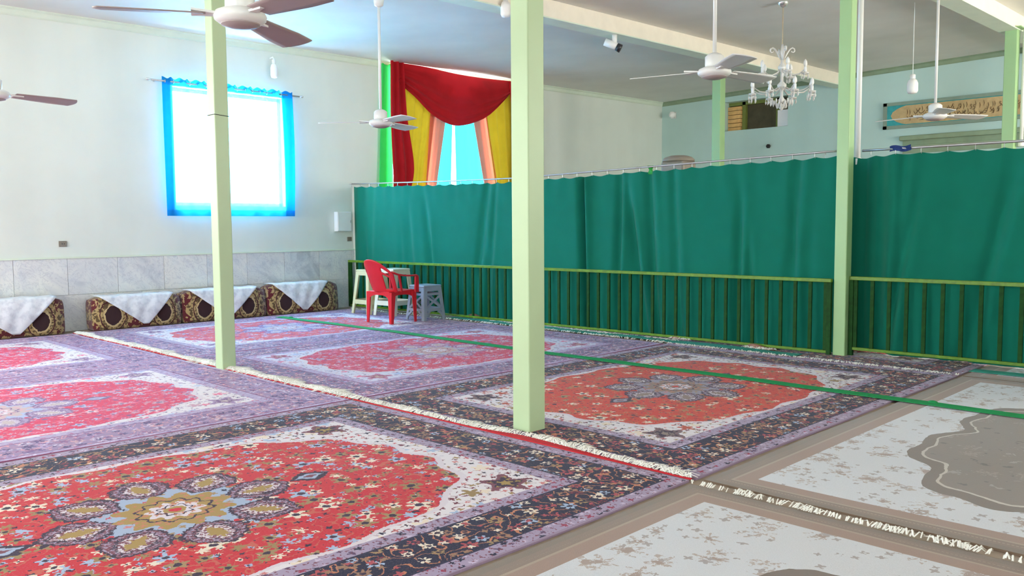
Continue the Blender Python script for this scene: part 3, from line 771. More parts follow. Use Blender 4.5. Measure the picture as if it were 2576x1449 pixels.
# ------------------------------------------------------------------ wall cushions with lace cloths
def cushion(y0, y1, label, lace_label, h=.44, tri=(.08, .92, .5)):
    L = y1-y0; cx, cyy = XW+.20, (y0+y1)/2
    e = thing('wall_cushion', label, 'cushion', (cx, cyy, 0), group='floor cushions along the wall')
    def half(z): return .155*(1-.25*(z/h))
    vs = []; nx, ny, nz = 6, 20, 8
    bb = B()
    bm = bmesh.new(); bmesh.ops.create_cube(bm, size=1)
    bmesh.ops.subdivide_edges(bm, edges=bm.edges, cuts=9, use_grid_fill=True)
    for v in bm.verts:
        x, y, z = v.co*2
        bul = (1-abs(y)**4)*(1-abs(z)**4)
        kx = .125*(1+.22*bul) if abs(x) > .01 else .125
        rx = 1-.12*(abs(y)**8)-.15*(max(0, z)**6)
        lean = -.03*(z+1)/2
        v.co = Vector((x*kx*rx+lean, y*L/2*(1-.02*abs(z)**6), (z+1)/2*h*(1-.10*abs(y)**10)+.012))
    me = bpy.data.meshes.new('cover'); bm.to_mesh(me); bm.free()
    obj('cover', me, M['cushion'], e, smooth=True)
    lc = thing('lace_cloth', lace_label, 'cloth', (cx, cyy, h), group='lace cloths on the cushions')
    a, b_, tip = tri
    def fn(i, j):
        y = (-.5+a+(b_-a)*i)*L
        if j < .3:
            t = j/.3; x = -.10+t*.235; z = .022+.004*math.sin(i*20)
            return (x-.02, y, z)
        t = (j-.3)/.7; ty = (-.5+tip)*L
        yy = y+(ty-y)*t*.93
        x = .118+.045*math.sin(PI*min(1, t*.9))+.012+.006*math.sin(yy*30+t*5)
        z = .020-t*(h-.02)*(.97)
        return (x, yy, z)
    obj('cloth', B().grid(fn, 24, 26), M['lace'], lc, smooth=True, thick=.005)
cushion(2.42, 3.64, 'leftmost maroon and gold plush cushion against the marble wall', 'white lace cloth over the leftmost cushion', .46, (.0, .93, .55))
cushion(3.97, 5.12, 'second maroon and gold cushion from the left against the wall', 'white lace cloth over the second cushion from the left', .42, (.07, .90, .58))
cushion(5.15, 6.40, 'maroon and gold plush cushion partly hidden by the slim pillar', 'white lace cloth over the cushion behind the slim pillar', .43, (.07, .88, .52))
cushion(6.43, 7.66, 'rightmost maroon and gold cushion nearest the green railing', 'white lace cloth over the rightmost cushion', .45, (.06, .84, .50))

# ------------------------------------------------------------------ plastic chair and stools
def chair():
    e = thing('plastic_armchair', 'red plastic armchair standing beside the stools', 'chair', (-9.31, 7.12, .016), math.radians(4))
    e.scale = (.92, .95, 1)
    R_ = M['red_plastic']
    def seat(i, j):
        x = (i-.5)*.46*(1+.08*j); y = -.23+.46*j
        z = .42-.02*math.sin(PI*i)*math.sin(PI*j)+.012*j
        return (x, y, z)
    obj('seat', B().grid(seat, 12, 12), R_, e, smooth=True, thick=.016)
    ap = B()
    for (x0, y0, x1, y1) in ((-.23, -.23, .23, -.23), (-.245, .23, .245, .23), (-.23, -.23, -.245, .23), (.23, -.23, .245, .23)):
        def fn(i, j, x0=x0, y0=y0, x1=x1, y1=y1):
            return (x0+(x1-x0)*i, y0+(y1-y0)*i, .425-j*(.045+.06*abs(i*2-1)**3))
        ap.grid(fn, 14, 3)
    obj('apron', ap, R_, e, thick=.012)
    def back(i, j):
        a = i*2-1
        zt = .86-.20*abs(a)**2.6
        z = .42+(zt-.42)*j
        y = -.235+.13*abs(a)**2.2-(z-.42)*.40
        x = .265*a*(1+.10*j)
        return (x, y, z)
    def hole(i, j):
        a = abs(i*2-1)
        return (.56 < a < .86 and (.12 < j < .62 or .70 < j < .84))
    obj('backrest', B().grid(back, 40, 26, hole), R_, e, smooth=True, thick=.014)
    for sx in (-1, 1):
        pts = [(sx*.262, -.215, .69), (sx*.285, -.12, .655), (sx*.295, 0, .635), (sx*.298, .12, .630), (sx*.29, .22, .632), (sx*.282, .255, .615)]
        am = B()
        n = len(pts)
        def arm(i, j, pts=pts, sx=sx):
            t = i*(n-1); k_ = min(int(t), n-2); f = t-k_
            p = [pts[k_][q]*(1-f)+pts[k_+1][q]*f for q in range(3)]
            return (p[0]+(j-.5)*.055, p[1], p[2]+.008*math.sin(PI*j))
        am.grid(arm, 20, 4); obj('armrest', am, R_, e, smooth=True, thick=.016)
        obj('arm_post', B().tapered((sx*.272, .245, .40), (.03, .075), (sx*.286, .238, .628), (.03, .06)), R_, e, bevel=.006)
        obj('arm_strut', B().tapered((sx*.262, -.03, .42), (.018, .03), (sx*.288, -.10, .65), (.018, .03)), R_, e)
    for sx, sy in ((-1, -1), (1, -1), (-1, 1), (1, 1)):
        fx, fy = sx*.235, sy*.225; tx, ty = sx*.235, sy*.215
        lg = B()
        lg.tapered((fx*1.06, fy*1.05, 0), (.042, .014), (tx, ty+sy*.012, .42), (.085, .014))
        lg.tapered((fx*1.06+sx*.018, fy*1.05-sy*.016, 0), (.012, .040), (tx+sx*.034, ty-sy*.024, .42), (.012, .075))
        obj('leg', lg, R_, e)
chair()
def stool(cx, cy, h, wt, wb, mat, label, rz=0, style='plain'):
    e = thing('plastic_stool', label, 'stool', (cx, cy, .016), rz, 'plastic stools by the railing')
    m_ = M[mat]
    def at(z): return (wb+(wt-wb)*z/h)/2
    obj('seat', B().bbox((-wt/2-.012, -wt/2-.012, h-.03), (wt/2+.012, wt/2+.012, h)), m_, e, bevel=.014)
    for sx in (-1, 1):
        for sy in (-1, 1):
            lg = B(); wl_ = .075 if style != 'lattice' else .06
            a, b_ = at(0), at(h-.03)
            lg.tapered((sx*(a-wl_*.35), sy*a, 0), (wl_*.7, .012), (sx*(b_-wl_*.5), sy*b_, h-.03), (wl_, .012))
            lg.tapered((sx*a, sy*(a-wl_*.35), 0), (.012, wl_*.7), (sx*b_, sy*(b_-wl_*.5), h-.03), (.012, wl_))
            obj('leg', lg, m_, e)
    for ax in range(4):
        R4 = Matrix.Rotation(ax*PI/2, 4, 'Z')
        pn = B()
        def bar(p, q, w, pn=pn, R4=R4):
            """flat bar in the side plane, p/q = (x fraction, z)"""
            (u0, z0), (u1, z1) = p, q
            P0 = Vector((u0*at(z0), -at(z0), z0)); P1 = Vector((u1*at(z1), -at(z1), z1))
            t = (P1-P0).normalized(); s_ = t.cross(Vector((0, 1, 0))).normalized()*w/2; d = Vector((0, .005, 0))
            vs = [P0-s_-d, P0+s_-d, P0+s_+d, P0-s_+d, P1-s_-d, P1+s_-d, P1+s_+d, P1-s_+d]
            pn.add([R4@v for v in vs], [(3, 2, 1, 0), (4, 5, 6, 7), (0, 1, 5, 4), (1, 2, 6, 5), (2, 3, 7, 6), (3, 0, 4, 7)])
        bar((-.8, h-.055), (.8, h-.055), .06)
        if style == 'plain':
            bar((-.85, h*.27), (.85, h*.27), h*.10)
        else:
            bar((-.7, h*.74), (.7, h*.74), .03); bar((-.7, h*.36), (.7, h*.68), .028); bar((.7, h*.36), (-.7, h*.68), .028)
            bar((-.75, h*.30), (.75, h*.30), .04); bar((-.85, h*.12), (-.4, h*.26), .03); bar((.85, h*.12), (.4, h*.26), .03)
        obj('side_panel', pn, m_, e)
    return e
stool(-10.50, 7.66, .655, .31, .43, 'cream_plastic', 'tall pale yellow plastic stool left of the red chair', .0)
stool(-10.03, 7.72, .68, .32, .43, 'ivory_plastic', 'tall ivory plastic stool behind the red chair', .1)
stool(-9.205, 7.63, .485, .30, .39, 'grey_plastic', 'low grey plastic stool with latticed sides right of the red chair', .0, 'lattice')

# ------------------------------------------------------------------ fittings on the window wall
def wall_box(px0, py0, px1, py1, depth, mat, name, label, cat, extra=None):
    p = on(px0, py1, 0, XW+depth); q = on(px1, py0, 0, XW+depth)
    e = thing(name, label, cat, (XW, (p.y+q.y)/2, p.z))
    w = abs(q.y-p.y); h = q.z-p.z
    obj('case', B().bbox((0.002, -w/2, 0), (depth, w/2, h)), mat, e, bevel=.004)
    obj('cover_plate', B().bbox((depth, -w/2+.01, .01), (depth+.006, w/2-.01, h-.01)), mat, e, bevel=.002)
    if extra: extra(e, w, h, depth)
wall_box(850, 533, 884, 582, .10, M['white_plastic'], 'fuse_box', 'white fuse box on the wall beside the green curtain', 'fuse box', lambda e, w, h, d: obj('latch', B().bbox((d+.006, w/2-.03, h/2-.02), (d+.014, w/2-.018, h/2+.02)), M['rod'], e))
wall_box(149, 606, 168, 621, .02, M['unit'], 'wall_socket', 'small grey wall socket above the marble dado', 'socket', lambda e, w, h, d: [obj('socket_hole', B().lathe([(.006, 0), (.006, .004)], (0, 0, 0), 8), M['dark'], e).__setattr__('matrix_local', Matrix.Translation((d+.006, s_*.012, h/2)) @ Matrix.Rotation(PI/2, 4, 'Y')) for s_ in (-1, 1)])
wall_box(874, 596, 885, 607, .015, M['unit'], 'wall_socket', 'tiny grey wall socket below the fuse box', 'socket')
def bulb_lamp(loc, length, r, label, cord=0, name='pendant_lamp', cat='lamp', out=None):
    """hanging lamp: loc is the bottom of the glass"""
    e = thing(name, label, cat, loc)
    obj('glass', B().lathe([(r*.2, 0), (r*.8, .008), (r, length*.15), (r, length*.55), (r*.75, length*.72), (r*.4, length*.8)], seg=16), M['bulb'], e, smooth=True)
    obj('socket', B().lathe([(r*.42, length*.78), (r*.5, length*.82), (r*.5, length), (r*.3, length*1.04)], seg=14), M['white_plastic'], e, smooth=True)
    if cord: obj('cord', B().tube([(0, 0, length), (0, 0, length+cord)], .004, 6), M['white_plastic'], e)
    if out: obj('bracket', B().tube([(0, 0, length*1.02), (-.03, 0, length*1.15), (out, 0, length*1.12)], .012, 8), M['white_plastic'], e)
    return e
p = on(690, 197, 0, XW+.10); bulb_lamp((p.x, p.y, p.z), .27, .055, 'white bulb lamp on the wall above the blue curtain', out=-.10)
p = on(1272, 44, 0, -7.27); bulb_lamp((p.x, p.y, p.z), .24, .06, 'white bulb lamp at the beam beside the nearest pillar top', cord=.12)
p = Vector((0, 0, CAMZ))+(on(2295, 236, 1, 12.1)-Vector((0, 0, CAMZ))); bulb_lamp((p.x, p.y, p.z), .25, .07, 'white pendant lamp hanging before the far banner', cord=ceil_z(p.x, p.y)-p.z-.25)
p = on(1688, 292, 1, YN-.12); e = thing('wall_light', 'small white wall light near the far corner', 'lamp', (p.x, YN, p.z))
obj('base_plate', B().bbox((-.07, -.03, -.05), (.07, -.002, .1)), M['white_plastic'], e, bevel=.01)
obj('glass', B().lathe([(.02, -.06), (.07, -.04), (.08, .02), (.05, .07), (.02, .08)], (.03, -.11, .02), 14), M['bulb'], e, smooth=True)
# security camera under the beam
p = on(1546, 116, 0, -7.36); e = thing('security_camera', 'white and black security camera mounted on the cream beam', 'camera', (p.x, p.y, p.z), .5)
obj('mount', B().tube([(0, 0, ceil_z(p.x, p.y)-.236-p.z), (0, 0, .04)], .035, 12), M['white_plastic'], e, smooth=True)
obj('housing', B().tube([(-.13, -.02, .06), (.03, .0, -.01)], .052, 16), M['white_plastic'], e, smooth=True)
obj('lens_hood', B().tube([(.03, 0, -.01), (.085, .006, -.04)], [.054, .058], 16), M['dark'], e, smooth=True)

# ------------------------------------------------------------------ blue curtain
XC = XW+.10
q0 = on(408, 192, 0, XC); q1 = on(733, 228, 0, XC); q2 = on(415, 545, 0, XC)
y0, y1 = q0.y, q1.y; zt, zb = 3.345, 1.475
e = thing('blue_curtain', 'sky blue sheer curtain over the sunlit window', 'curtain', (XC, (y0+y1)/2, zb))
def bl(i, j, lo=0, hi=1):
    y = y0+(y1-y0)*i; s_ = (y-y0)/.235
    z = zt+(zb-zt)*(lo+(hi-lo)*j)
    k_ = lo+(hi-lo)*j
    x = .03*math.sin(2*PI*s_)*(1-.5*k_)+.012*math.sin(y*17+k_*3)
    z += (.014*math.cos(4*PI*s_) if k_ < .02 else 0)
    yy = y+(.02*math.sin(k_*3) if i > .5 else -.0)
    return (x, yy-(y0+y1)/2, z-zb)
obj('header', B().grid(lambda i, j: bl(i, j, 0, .05), 160, 3), M['blue_hem'], e, smooth=True)
obj('cloth', B().grid(lambda i, j: bl(i, j, .05, .955), 160, 24), M['blue'], e, smooth=True)
obj('hem', B().grid(lambda i, j: bl(i, j, .955, 1), 160, 3), M['blue_hem'], e, smooth=True)
for side, a, b_ in ((0, 0, .055), (1, .925, 1)):
    obj('side_hem', B().grid(lambda i, j: tuple(Vector(bl(a+(b_-a)*i, j))+Vector((-.006, 0, 0))), 10, 24), M['blue_hem'], e, smooth=True)
e = thing('curtain_rod', 'thin metal rod with finials above the blue curtain', 'curtain rod', (XC, y0-.16, zt-.05))
obj('pipe', B().tube([(0, 0, 0), (0, y1-y0+.30, 0)], .011, 10), M['rod'], e, smooth=True)
for s_, yy in ((-1, 0), (1, y1-y0+.30)):
    obj('finial', B().lathe([(.004, -.035), (.016, -.025), (.02, 0), (.014, .025), (.004, .035)], seg=12), M['chrome'], e, smooth=True).matrix_local = Matrix.Translation((0, yy+s_*.03, 0))@Matrix.Rotation(PI/2, 4, 'X')
for yy in (.08, y1-y0+.2):
    obj('bracket', B().tube([(0, yy, 0), (-.098, yy, 0)], .008, 6), M['rod'], e)
ring = B().tube([(.022*math.cos(a), .022*math.sin(a), 0) for a in np.linspace(0, 2*PI, 13)], .005, 6).mesh('eyelet'); ring.materials.append(M['chrome'])
n_ = int((y1-y0)/.1175)
for i in range(n_):
    o = bpy.data.objects.new('eyelet', ring); COL.objects.link(o); o.parent = e; o.matrix_local = Matrix.Translation((0, .16+.03+i*.1175, 0))@Matrix.Rotation(PI/2, 4, 'X')

# ------------------------------------------------------------------ drapes of the tall window
XD = XW+.10
def drape(name, label, cat, mat, left, right, x, folds, amp=.03, nx=40, nz=24, group=None):
    """left/right: lists of (y,z) down each edge, top to bottom"""
    def lerp(L, t):
        k_ = t*(len(L)-1); i = min(int(k_), len(L)-2); f = k_-i
        return (L[i][0]*(1-f)+L[i+1][0]*f, L[i][1]*(1-f)+L[i+1][1]*f)
    c = Vector((x, (left[-1][0]+right[-1][0])/2, min(left[-1][1], right[-1][1])))
    e = thing(name, label, cat, c, group=group)
    def fn(i, j):
        a = lerp(left, j); b_ = lerp(right, j)
        y = a[0]*(1-i)+b_[0]*i; z = a[1]*(1-i)+b_[1]*i
        xx = x+amp*math.sin(2*PI*folds*i+.6*math.sin(j*3))*(.6+.4*j)+.3*amp*math.sin(folds*11*i+j*4)
        return Vector((xx, y, z))-c
    obj('cloth', B().grid(fn, nx, nz), M[mat], e, smooth=True)
    return e
def W2(px, py, x=XD): p = on(px, py, 0, x); return (p.y, p.z)
ZB = 1.05
def ext(top, low):
    """edge through two measured points, prolonged down to the hem"""
    t = (ZB-top[1])/(low[1]-top[1]); return [top, low, (top[0]+(low[0]-top[0])*t, ZB)]
zc2 = 4.03
dg = 'drapes of the tall window'
drape('sheer_curtain', 'mint green sheer strip at the left edge of the red drapes', 'curtain', 'green_sheer', ext(W2(964, 156), W2(958, 462)), ext(W2(990, 160), W2(994, 462)), XW+.05, 1.5, .01, group=dg)
drape('sheer_curtain', 'left cyan sheer curtain glowing beneath the red swag', 'curtain', 'cyan', ext(W2(1085, 230, XW+.06), W2(1080, 464, XW+.06)), ext(W2(1139, 250, XW+.06), W2(1134, 464, XW+.06)), XW+.06, 3, .012, group=dg)
drape('sheer_curtain', 'right cyan sheer curtain glowing beneath the red swag', 'curtain', 'cyan', ext(W2(1142, 250, XW+.06), W2(1147, 464, XW+.06)), ext(W2(1200, 240, XW+.06), W2(1225, 464, XW+.06)), XW+.06, 3, .012, group=dg)
drape('drape', 'left salmon orange drape beneath the red swag', 'curtain', 'orange', ext(W2(1082, 215), W2(1066, 464)), ext(W2(1128, 220), W2(1094, 464)), XD+.05, 2, .014, group=dg)
drape('drape', 'right salmon orange drape beneath the red swag', 'curtain', 'orange', ext(W2(1172, 220), W2(1212, 464)), ext(W2(1210, 225), W2(1246, 464)), XD+.05, 2, .014, group=dg)
drape('drape', 'left golden yellow drape beside the red tail', 'curtain', 'yellow', ext(W2(990, 170), W2(985, 464)), ext(W2(1100, 195), W2(1070, 464)), XD+.03, 5, .025, group=dg)
drape('drape', 'right golden yellow drape partly behind the nearest pillar', 'curtain', 'yellow', ext(W2(1205, 205), W2(1242, 464)), ext(W2(1296, 215), W2(1300, 464)), XD+.03, 4, .025, group=dg)
# red swag and its tails
e = thing('red_swag', 'deep red swag valance with hanging side tails over the tall window', 'curtain', (XD+.08, 10.4, 3.0))
base = Vector((XD+.08, 10.4, 3.0))
topc = [W2(992, 158), W2(1060, 168), W2(1140, 186), W2(1200, 196), W2(1280, 205), W2(1320, 211)]
botc = [W2(992, 205), W2(1034, 245), W2(1078, 292), W2(1135, 318), W2(1205, 300), W2(1255, 258), W2(1300, 205)]
def plerp(L, t):
    k_ = t*(len(L)-1); i = min(int(k_), len(L)-2); f = k_-i
    def cr_(a, b_, c, d): return .5*((2*b_)+(-a+c)*f+(2*a-5*b_+4*c-d)*f*f+(-a+3*b_-3*c+d)*f**3)
    g = lambda n: L[min(max(n, 0), len(L)-1)]
    return tuple(cr_(g(i-1)[q], g(i)[q], g(i+1)[q], g(i+2)[q]) for q in (0, 1))
def sw(i, j):
    a = plerp(topc, i); b_ = plerp(botc, i)
    z = a[1]*(1-j)+b_[1]*j; y = a[0]*(1-j)+b_[0]*j
    mid = math.sin(PI*i)
    x = XD+.05+.07*mid*math.sin(PI*j*.8)+.028*math.sin(j*j*22)*(.25+.75*j)*(.4+.6*abs(i*2-1))+.05*mid*j
    return Vector((x, y, z))-base
obj('valance', B().grid(sw, 48, 44), M['red'], e, smooth=True)
def tail(l, r, nm):
    def fn(i, j):
        a, b_ = plerp(l, j), plerp(r, j)
        return Vector((XD+.10+.03*math.sin(2*PI*2.2*i+j), a[0]*(1-i)+b_[0]*i, a[1]*(1-i)+b_[1]*i))-base
    obj('tail', B().grid(fn, 24, 30), M['red'], e, smooth=True)
tail([W2(973, 154), W2(973, 300), W2(980, 462), (W2(984, 466)[0], 1.6)], [W2(1004, 160), W2(1012, 290), W2(1030, 425), (W2(1012, 466)[0], 1.72)], 'l')
tail([W2(1270, 206), W2(1278, 300), W2(1281, 462), (W2(1283, 466)[0], 1.6)], [W2(1312, 212), W2(1322, 300), W2(1326, 462), (W2(1330, 466)[0], 1.7)], 'r')

# ------------------------------------------------------------------ ceiling fans
def fan(loc, ang, label, R_=.70, hub=.135, blade='fan_blade'):
    """loc = centre of the hub underside; ang = heading of the first blade"""
    e = thing('ceiling_fan', label, 'ceiling fan', loc, group='ceiling fans')
    zc = ceil_z(loc[0], loc[1])-loc[2]-.2
    obj('hub', B().lathe([(.02, -.012), (hub*.5, -.006), (hub*.78, .004), (hub*.97, .022), (hub, .04), (hub*.92, .062), (hub*.7, .075), (hub*.5, .08)], seg=32), M['fan_white'], e, smooth=True)
    obj('hub_cap', B().lathe([(.01, -.022), (hub*.35, -.018), (hub*.72, -.004), (hub*.74, .004)], seg=28), M['fan_blade'], e, smooth=True)
    obj('motor', B().lathe([(hub*.5, .07), (hub*.56, .09), (hub*.56, .16), (hub*.4, .18), (.03, .19)], seg=24), M['fan_white'], e, smooth=True)
    obj('down_rod', B().tube([(0, 0, .18), (0, 0, zc)], .016, 10), M['fan_white'], e, smooth=True)
    obj('canopy', B().lathe([(.02, zc-.11), (.05, zc-.09), (.06, zc-.02), (.06, zc)], seg=18), M['fan_white'], e, smooth=True)
    for k_ in range(3):
        a = ang+k_*2*PI/3
        R4 = Matrix.Rotation(a, 4, 'Z')
        tw = math.radians(-9)
        def bl_(i, j):
            r = .17+(R_-.17)*i
            w = .066+.030*min(1, i*1.6)
            s_ = (j*2-1)*w
            if i > .93: r = r-.03*abs(j*2-1)**2*((i-.93)/.07)
            return R4@Vector((r, s_*math.cos(tw), .045+s_*math.sin(tw)-.008*i))
        obj('blade', B().grid(bl_, 18, 6), M[blade], e, smooth=True, thick=.006)
        obj('blade_arm', B().add([R4@Vector(v) for v in ((hub*.7, -.03, .04), (hub*.7, .03, .04), (.24, .035, .052), (.24, -.035, .036), (hub*.7, -.03, .052), (hub*.7, .03, .052), (.24, .035, .064), (.24, -.035, .048))], [(3, 2, 1, 0), (4, 5, 6, 7), (0, 1, 5, 4), (1, 2, 6, 5), (2, 3, 7, 6), (3, 0, 4, 7)]), M['fan_white'], e)
    return e
def head(px, py, z): return on(px, py, 2, z)
# headings measured in the camera's ground frame (lateral, depth) -> world
def hd(lat, dep):
    v = RT0*lat+Vector((-_sy, _cy, 0))*dep; return math.atan2(v.y, v.x)
p = head(605, 62, 2.37); fan((p.x, p.y, p.z), hd(-.655, -.22), 'nearest white ceiling fan with brown blades at top left')
p = head(958, 318, 2.45); fan((p.x, p.y, p.z), hd(.46, -.65), 'white ceiling fan hanging before the red drapes', blade='fan_white')
p = head(1797, 194, 2.50); fan((p.x, p.y, p.z), hd(-.62, .28), 'white ceiling fan hanging left of the chandelier', blade='fan_white')
p = on(2352, 300, 0, -3.64); fan((p.x, p.y, p.z), hd(.80, .20), 'ceiling fan hanging in front of the calligraphy banner', blade='fan_white')
t_ = head(190, 262, 2.45); h0 = on(-90, 232, 2, 2.45); dirv = Vector((h0.x-t_.x, h0.y-t_.y, 0)).normalized(); h1 = t_+dirv*.70
fan((h1.x, h1.y, 2.42), math.atan2(-dirv.y, -dirv.x), 'ceiling fan mostly outside the left edge, one blade showing')

# ------------------------------------------------------------------ chandelier
cp_ = Vector((0, 0, CAMZ))+(on(1967, 200, 1, 10.65)-Vector((0, 0, CAMZ)))
cxp, cyp = cp_.x, cp_.y
e = thing('crystal_chandelier', 'crystal chandelier with white candle lights hanging over the curtained side', 'chandelier', (cxp, cyp, 2.80))
zc = ceil_z(cxp, cyp)-2.80
obj('chain', B().tube([(0, 0, .84), (0, 0, zc)], .007, 6), M['brass'], e)
obj('canopy', B().lathe([(.01, zc-.07), (.05, zc-.05), (.07, zc-.01), (.07, zc)], seg=18), M['chrome'], e, smooth=True)
obj('stem', B().lathe([(.02, .10), (.045, .14), (.02, .18), (.018, .26), (.06, .31), (.06, .34), (.02, .38), (.018, .50), (.05, .54), (.055, .57), (.02, .62), (.015, .70), (.03, .74), (.012, .86)], seg=18), M['glassy'], e, smooth=True)
crown = []
for k_ in range(4):
    a = k_*PI/2+YAW*1.0; c_, s_ = math.cos(a), math.sin(a)
    prof = [(.015, .66), (.04, .70), (.07, .76), (.10, .80), (.13, .815), (.155, .80), (.160, .775), (.145, .755), (.125, .76), (.12, .775)]
    obj('crown_scroll', B().tube([(r*c_, r*s_, z) for r, z in prof], [.010, .011, .012, .013, .013, .012, .011, .010, .009, .008], 8), M['glassy'], e, smooth=True)
drop = B().lathe([(.002, -.05), (.011, -.03), (.008, -.008), (.002, 0)], seg=6).mesh('crystal_drop'); drop.materials.append(M['glassy'])
bead = B().lathe([(.002, -.012), (.009, 0), (.002, .012)], seg=6).mesh('crystal_bead'); bead.materials.append(M['glassy'])
def tier(n, R_, zarm, a0, zroot):
    for k_ in range(n):
        a = a0+2*PI*k_/n; c_, s_ = math.cos(a), math.sin(a)
        prof = [(.03, zroot), (R_*.25, zroot-.05), (R_*.5, zroot-.085), (R_*.75, zroot-.075), (R_*.93, zroot-.03), (R_, zarm)]
        ar = obj('arm', B().tube([(r*c_, r*s_, z) for r, z in prof], .0095, 8), M['glassy'], e, smooth=True)
        obj('cup', B().lathe([(.012, -.012), (.045, .004), (.052, .018), (.046, .018), (.015, .006)], (R_*c_, R_*s_, zarm), 14), M['glassy'], ar, smooth=True)
        obj('candle', B().lathe([(.018, .01), (.0185, .085), (.014, .09)], (R_*c_, R_*s_, zarm), 10), M['candle'], ar, smooth=True)
        obj('bulb', B().lathe([(.012, .09), (.026, .12), (.022, .16), (.004, .19)], (R_*c_, R_*s_, zarm), 10), M['bulb'], ar, smooth=True)
        for q in range(5):
            an = 2*PI*q/5
            for dd, me in ((0, bead), (.012, drop)):
                o = bpy.data.objects.new(me.name, me); COL.objects.link(o); o.parent = ar
                o.location = (R_*c_+.046*math.cos(an), R_*s_+.046*math.sin(an), zarm-.005-dd)
tier(5, .29, .46, .4, .54)
tier(8, .40, .20, .1, .32)
for k_ in range(24):
    a = 2*PI*k_/24
    o = bpy.data.objects.new('crystal_drop', drop); COL.objects.link(o); o.parent = e; o.location = (.14*math.cos(a), .14*math.sin(a), .15-.02*(k_ % 2)); o.scale = (1.3, 1.3, 1.3)
for k_ in range(10):
    a = 2*PI*k_/10
    o = bpy.data.objects.new('crystal_drop', drop); COL.objects.link(o); o.parent = e; o.location = (.06*math.cos(a), .06*math.sin(a), .10); o.scale = (1.4, 1.4, 1.4)
obj('crystal_pendant', B().lathe([(.003, -.0), (.03, .03), (.034, .05), (.012, .09), (.01, .12)], seg=14), M['glassy'], e, smooth=True)

# ------------------------------------------------------------------ far wall: opening, banner, ledge
nx0, nx1, nz0, nz1 = NICHE
e = thing('wall_opening', 'high opening in the far wall showing bricks and a white board', 'opening', ((nx0+nx1)/2, YN+.15, nz0), kind='structure')
ox, oy, oz = (nx0+nx1)/2, YN+.15, nz0
def LB(a, b_): return B().bbox((a[0]-ox, a[1]-oy, a[2]-oz), (b_[0]-ox, b_[1]-oy, b_[2]-oz))
obj('back_panel', LB((nx0-.1, YN+.30, nz0-.1), (nx1+.1, YN+.34, nz1+.1)), M['darkpanel'], e)
obj('olive_frame', LB((-9.72, YN+.2, nz0), (-9.64, YN+.29, nz1)), M['olive'], e)
obj('olive_frame', LB((-8.92, YN+.2, nz0), (-8.84, YN+.29, nz1)), M['olive'], e)
obj('olive_frame', LB((nx0, YN+.2, nz1-.07), (-8.84, YN+.29, nz1)), M['olive'], e)
obj('brick_bed', LB((nx0, YN+.22, nz0), (-9.72, YN+.29, nz1-.08)), M['mortar'], e)
brk = B().box((0, 0, 0), (.315, .09, .078)).mesh('brick'); brk.materials.append(M['brick'])
for i in range(6):
    o = bpy.data.objects.new('brick', brk); COL.objects.link(o); o.parent = e; o.location = (-9.885-ox, YN+.20-oy, .045+i*.09)
e = tag(obj('white_board', B().bbox((-.14, -.02, 0), (.14, .02, .34)), M['board'], loc=(-8.68, YN+.1, nz0+.012)), 'white board standing at the right end of the high wall opening', 'board')
# banner
bx0, bx1, bz0, bz1 = -6.57, -2.6, 3.10, 3.595
e = thing('calligraphy_banner', 'long tan and teal framed calligraphy banner on the far wall', 'banner', ((bx0+bx1)/2, YN, bz0))
bw, bh = bx1-bx0, bz1-bz0
obj('backing', B().bbox((-bw/2, -.03, 0), (bw/2, -.004, bh)), M['banner_frame'], e)
for a, b_ in (((-bw/2, 0), (bw/2, .06)), ((-bw/2, bh-.06), (bw/2, bh)), ((-bw/2, 0), (-bw/2+.07, bh)), ((bw/2-.07, 0), (bw/2, bh))):
    obj('frame_bar', B().bbox((a[0], -.055, a[1]), (b_[0], -.03, b_[1])), M['banner_frame'], e)
obj('teal_ground', B().bbox((-bw/2+.07, -.036, .06), (bw/2-.07, -.031, bh-.06)), M['banner_teal'], e)
hx, hz = bw/2-.12, (bh-.14)/2; zc = bh/2
pl = []
for s_ in (1, -1):
    for t in np.linspace(-1, 1, 9):
        a = t*PI/2
        pl.append((s_*(hx-.30+.28*math.cos(a)**1.6), zc+s_*hz*math.sin(a)*.98))
vs = [(x, -.041, z) for x, z in pl]+[(x, -.037, z) for x, z in pl]; n = len(pl)
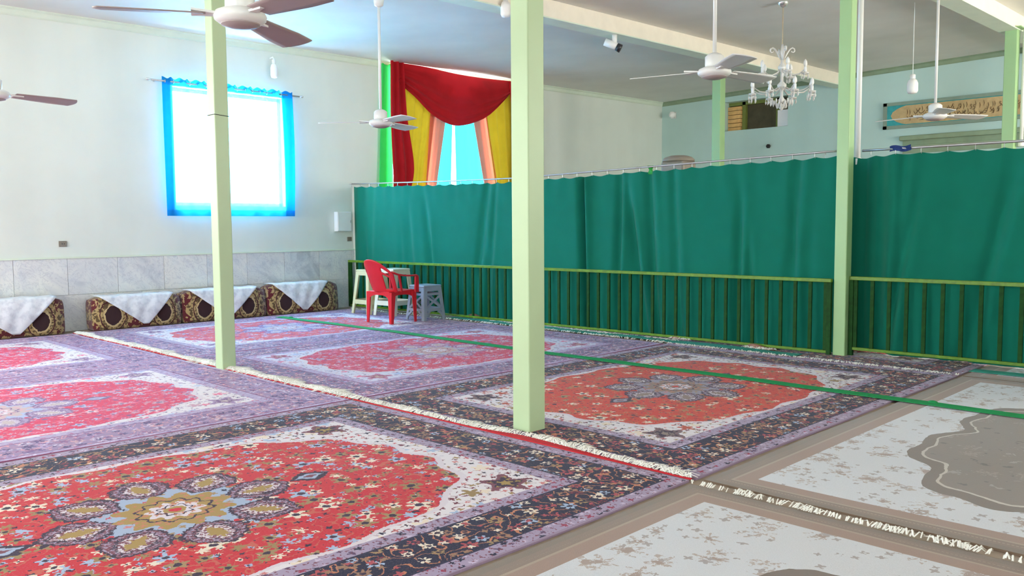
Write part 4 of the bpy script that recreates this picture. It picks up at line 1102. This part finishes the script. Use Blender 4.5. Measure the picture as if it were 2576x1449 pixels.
obj('tan_cartouche', B().add(vs, [tuple(range(n)), tuple(range(2*n-1, n-1, -1))]+[(i, n+i, n+(i+1) % n, (i+1) % n) for i in range(n)]), M['banner_tan'], e)
rs = random.Random(12); st = B()
for row in (-1, 1):
    x = -hx+.32
    while x < hx-.32:
        w = rs.uniform(.05, .13); z0 = zc+row*.055+rs.uniform(-.03, .03); kind_ = rs.random()
        if kind_ < .4: pts = [(x, z0+.06), (x+.010, z0+.01), (x+.003, z0-.04)]
        elif kind_ < .75: pts = [(x, z0+.02), (x+w*.25, z0-.025), (x+w*.6, z0-.03), (x+w, z0+.01), (x+w*.95, z0+.03)]
        else: pts = [(x+w*.7, z0+.03), (x+w*.4, z0+.045), (x+w*.3, z0+.01), (x+w*.6, z0), (x+w*.5, z0-.03), (x, z0-.04)]
        st.tube([(a, -.043, c) for a, c in pts], [.003]+[.0065]*(len(pts)-2)+[.002], 5)
        x += w*.6
o = obj('calligraphy', st, M['ink'], e)
# ledge below the banner
p = on(2266, 343, 1, YN-.1)
e = thing('wall_ledge', 'grey green moulded ledge below the calligraphy banner', 'ledge', (-4.3, YN, 2.62))
obj('upper_moulding', B().bbox((-1.95, -.10, .24), (2.2, -.002, .33)), M['ledge'], e, bevel=.02)
obj('panel', B().bbox((-1.9, -.03, 0), (2.1, -.002, .24)), M['ledge'], e)
obj('middle_moulding', B().bbox((-1.95, -.06, .10), (2.2, -.002, .15)), M['ledge'], e, bevel=.01)
p = on(1935, 368, 1, YN); tag(obj('wall_hook', B().lathe([(.03, -.04), (.05, 0), (.03, .04)], seg=10), M['dark'], loc=(p.x, YN-.04, p.z)), 'small dark knob on the far wall under the chandelier', 'knob')
# tall unit behind the curtain
p = on(1707, 392, 1, 9.25)
e = thing('standing_unit', 'grey beige rounded top of a tall unit behind the curtain', 'appliance', (p.x, 9.25, .0))
h_ = p.z
obj('body', B().bbox((-.17, -.15, .014), (.17, .15, h_-.07)), M['unit'], e, bevel=.03)
obj('top_cap', B().lathe([(.20, h_-.075), (.20, h_-.05), (.17, h_-.02), (.10, h_), (.02, h_+.003)], seg=28), M['unit'], e, smooth=True)
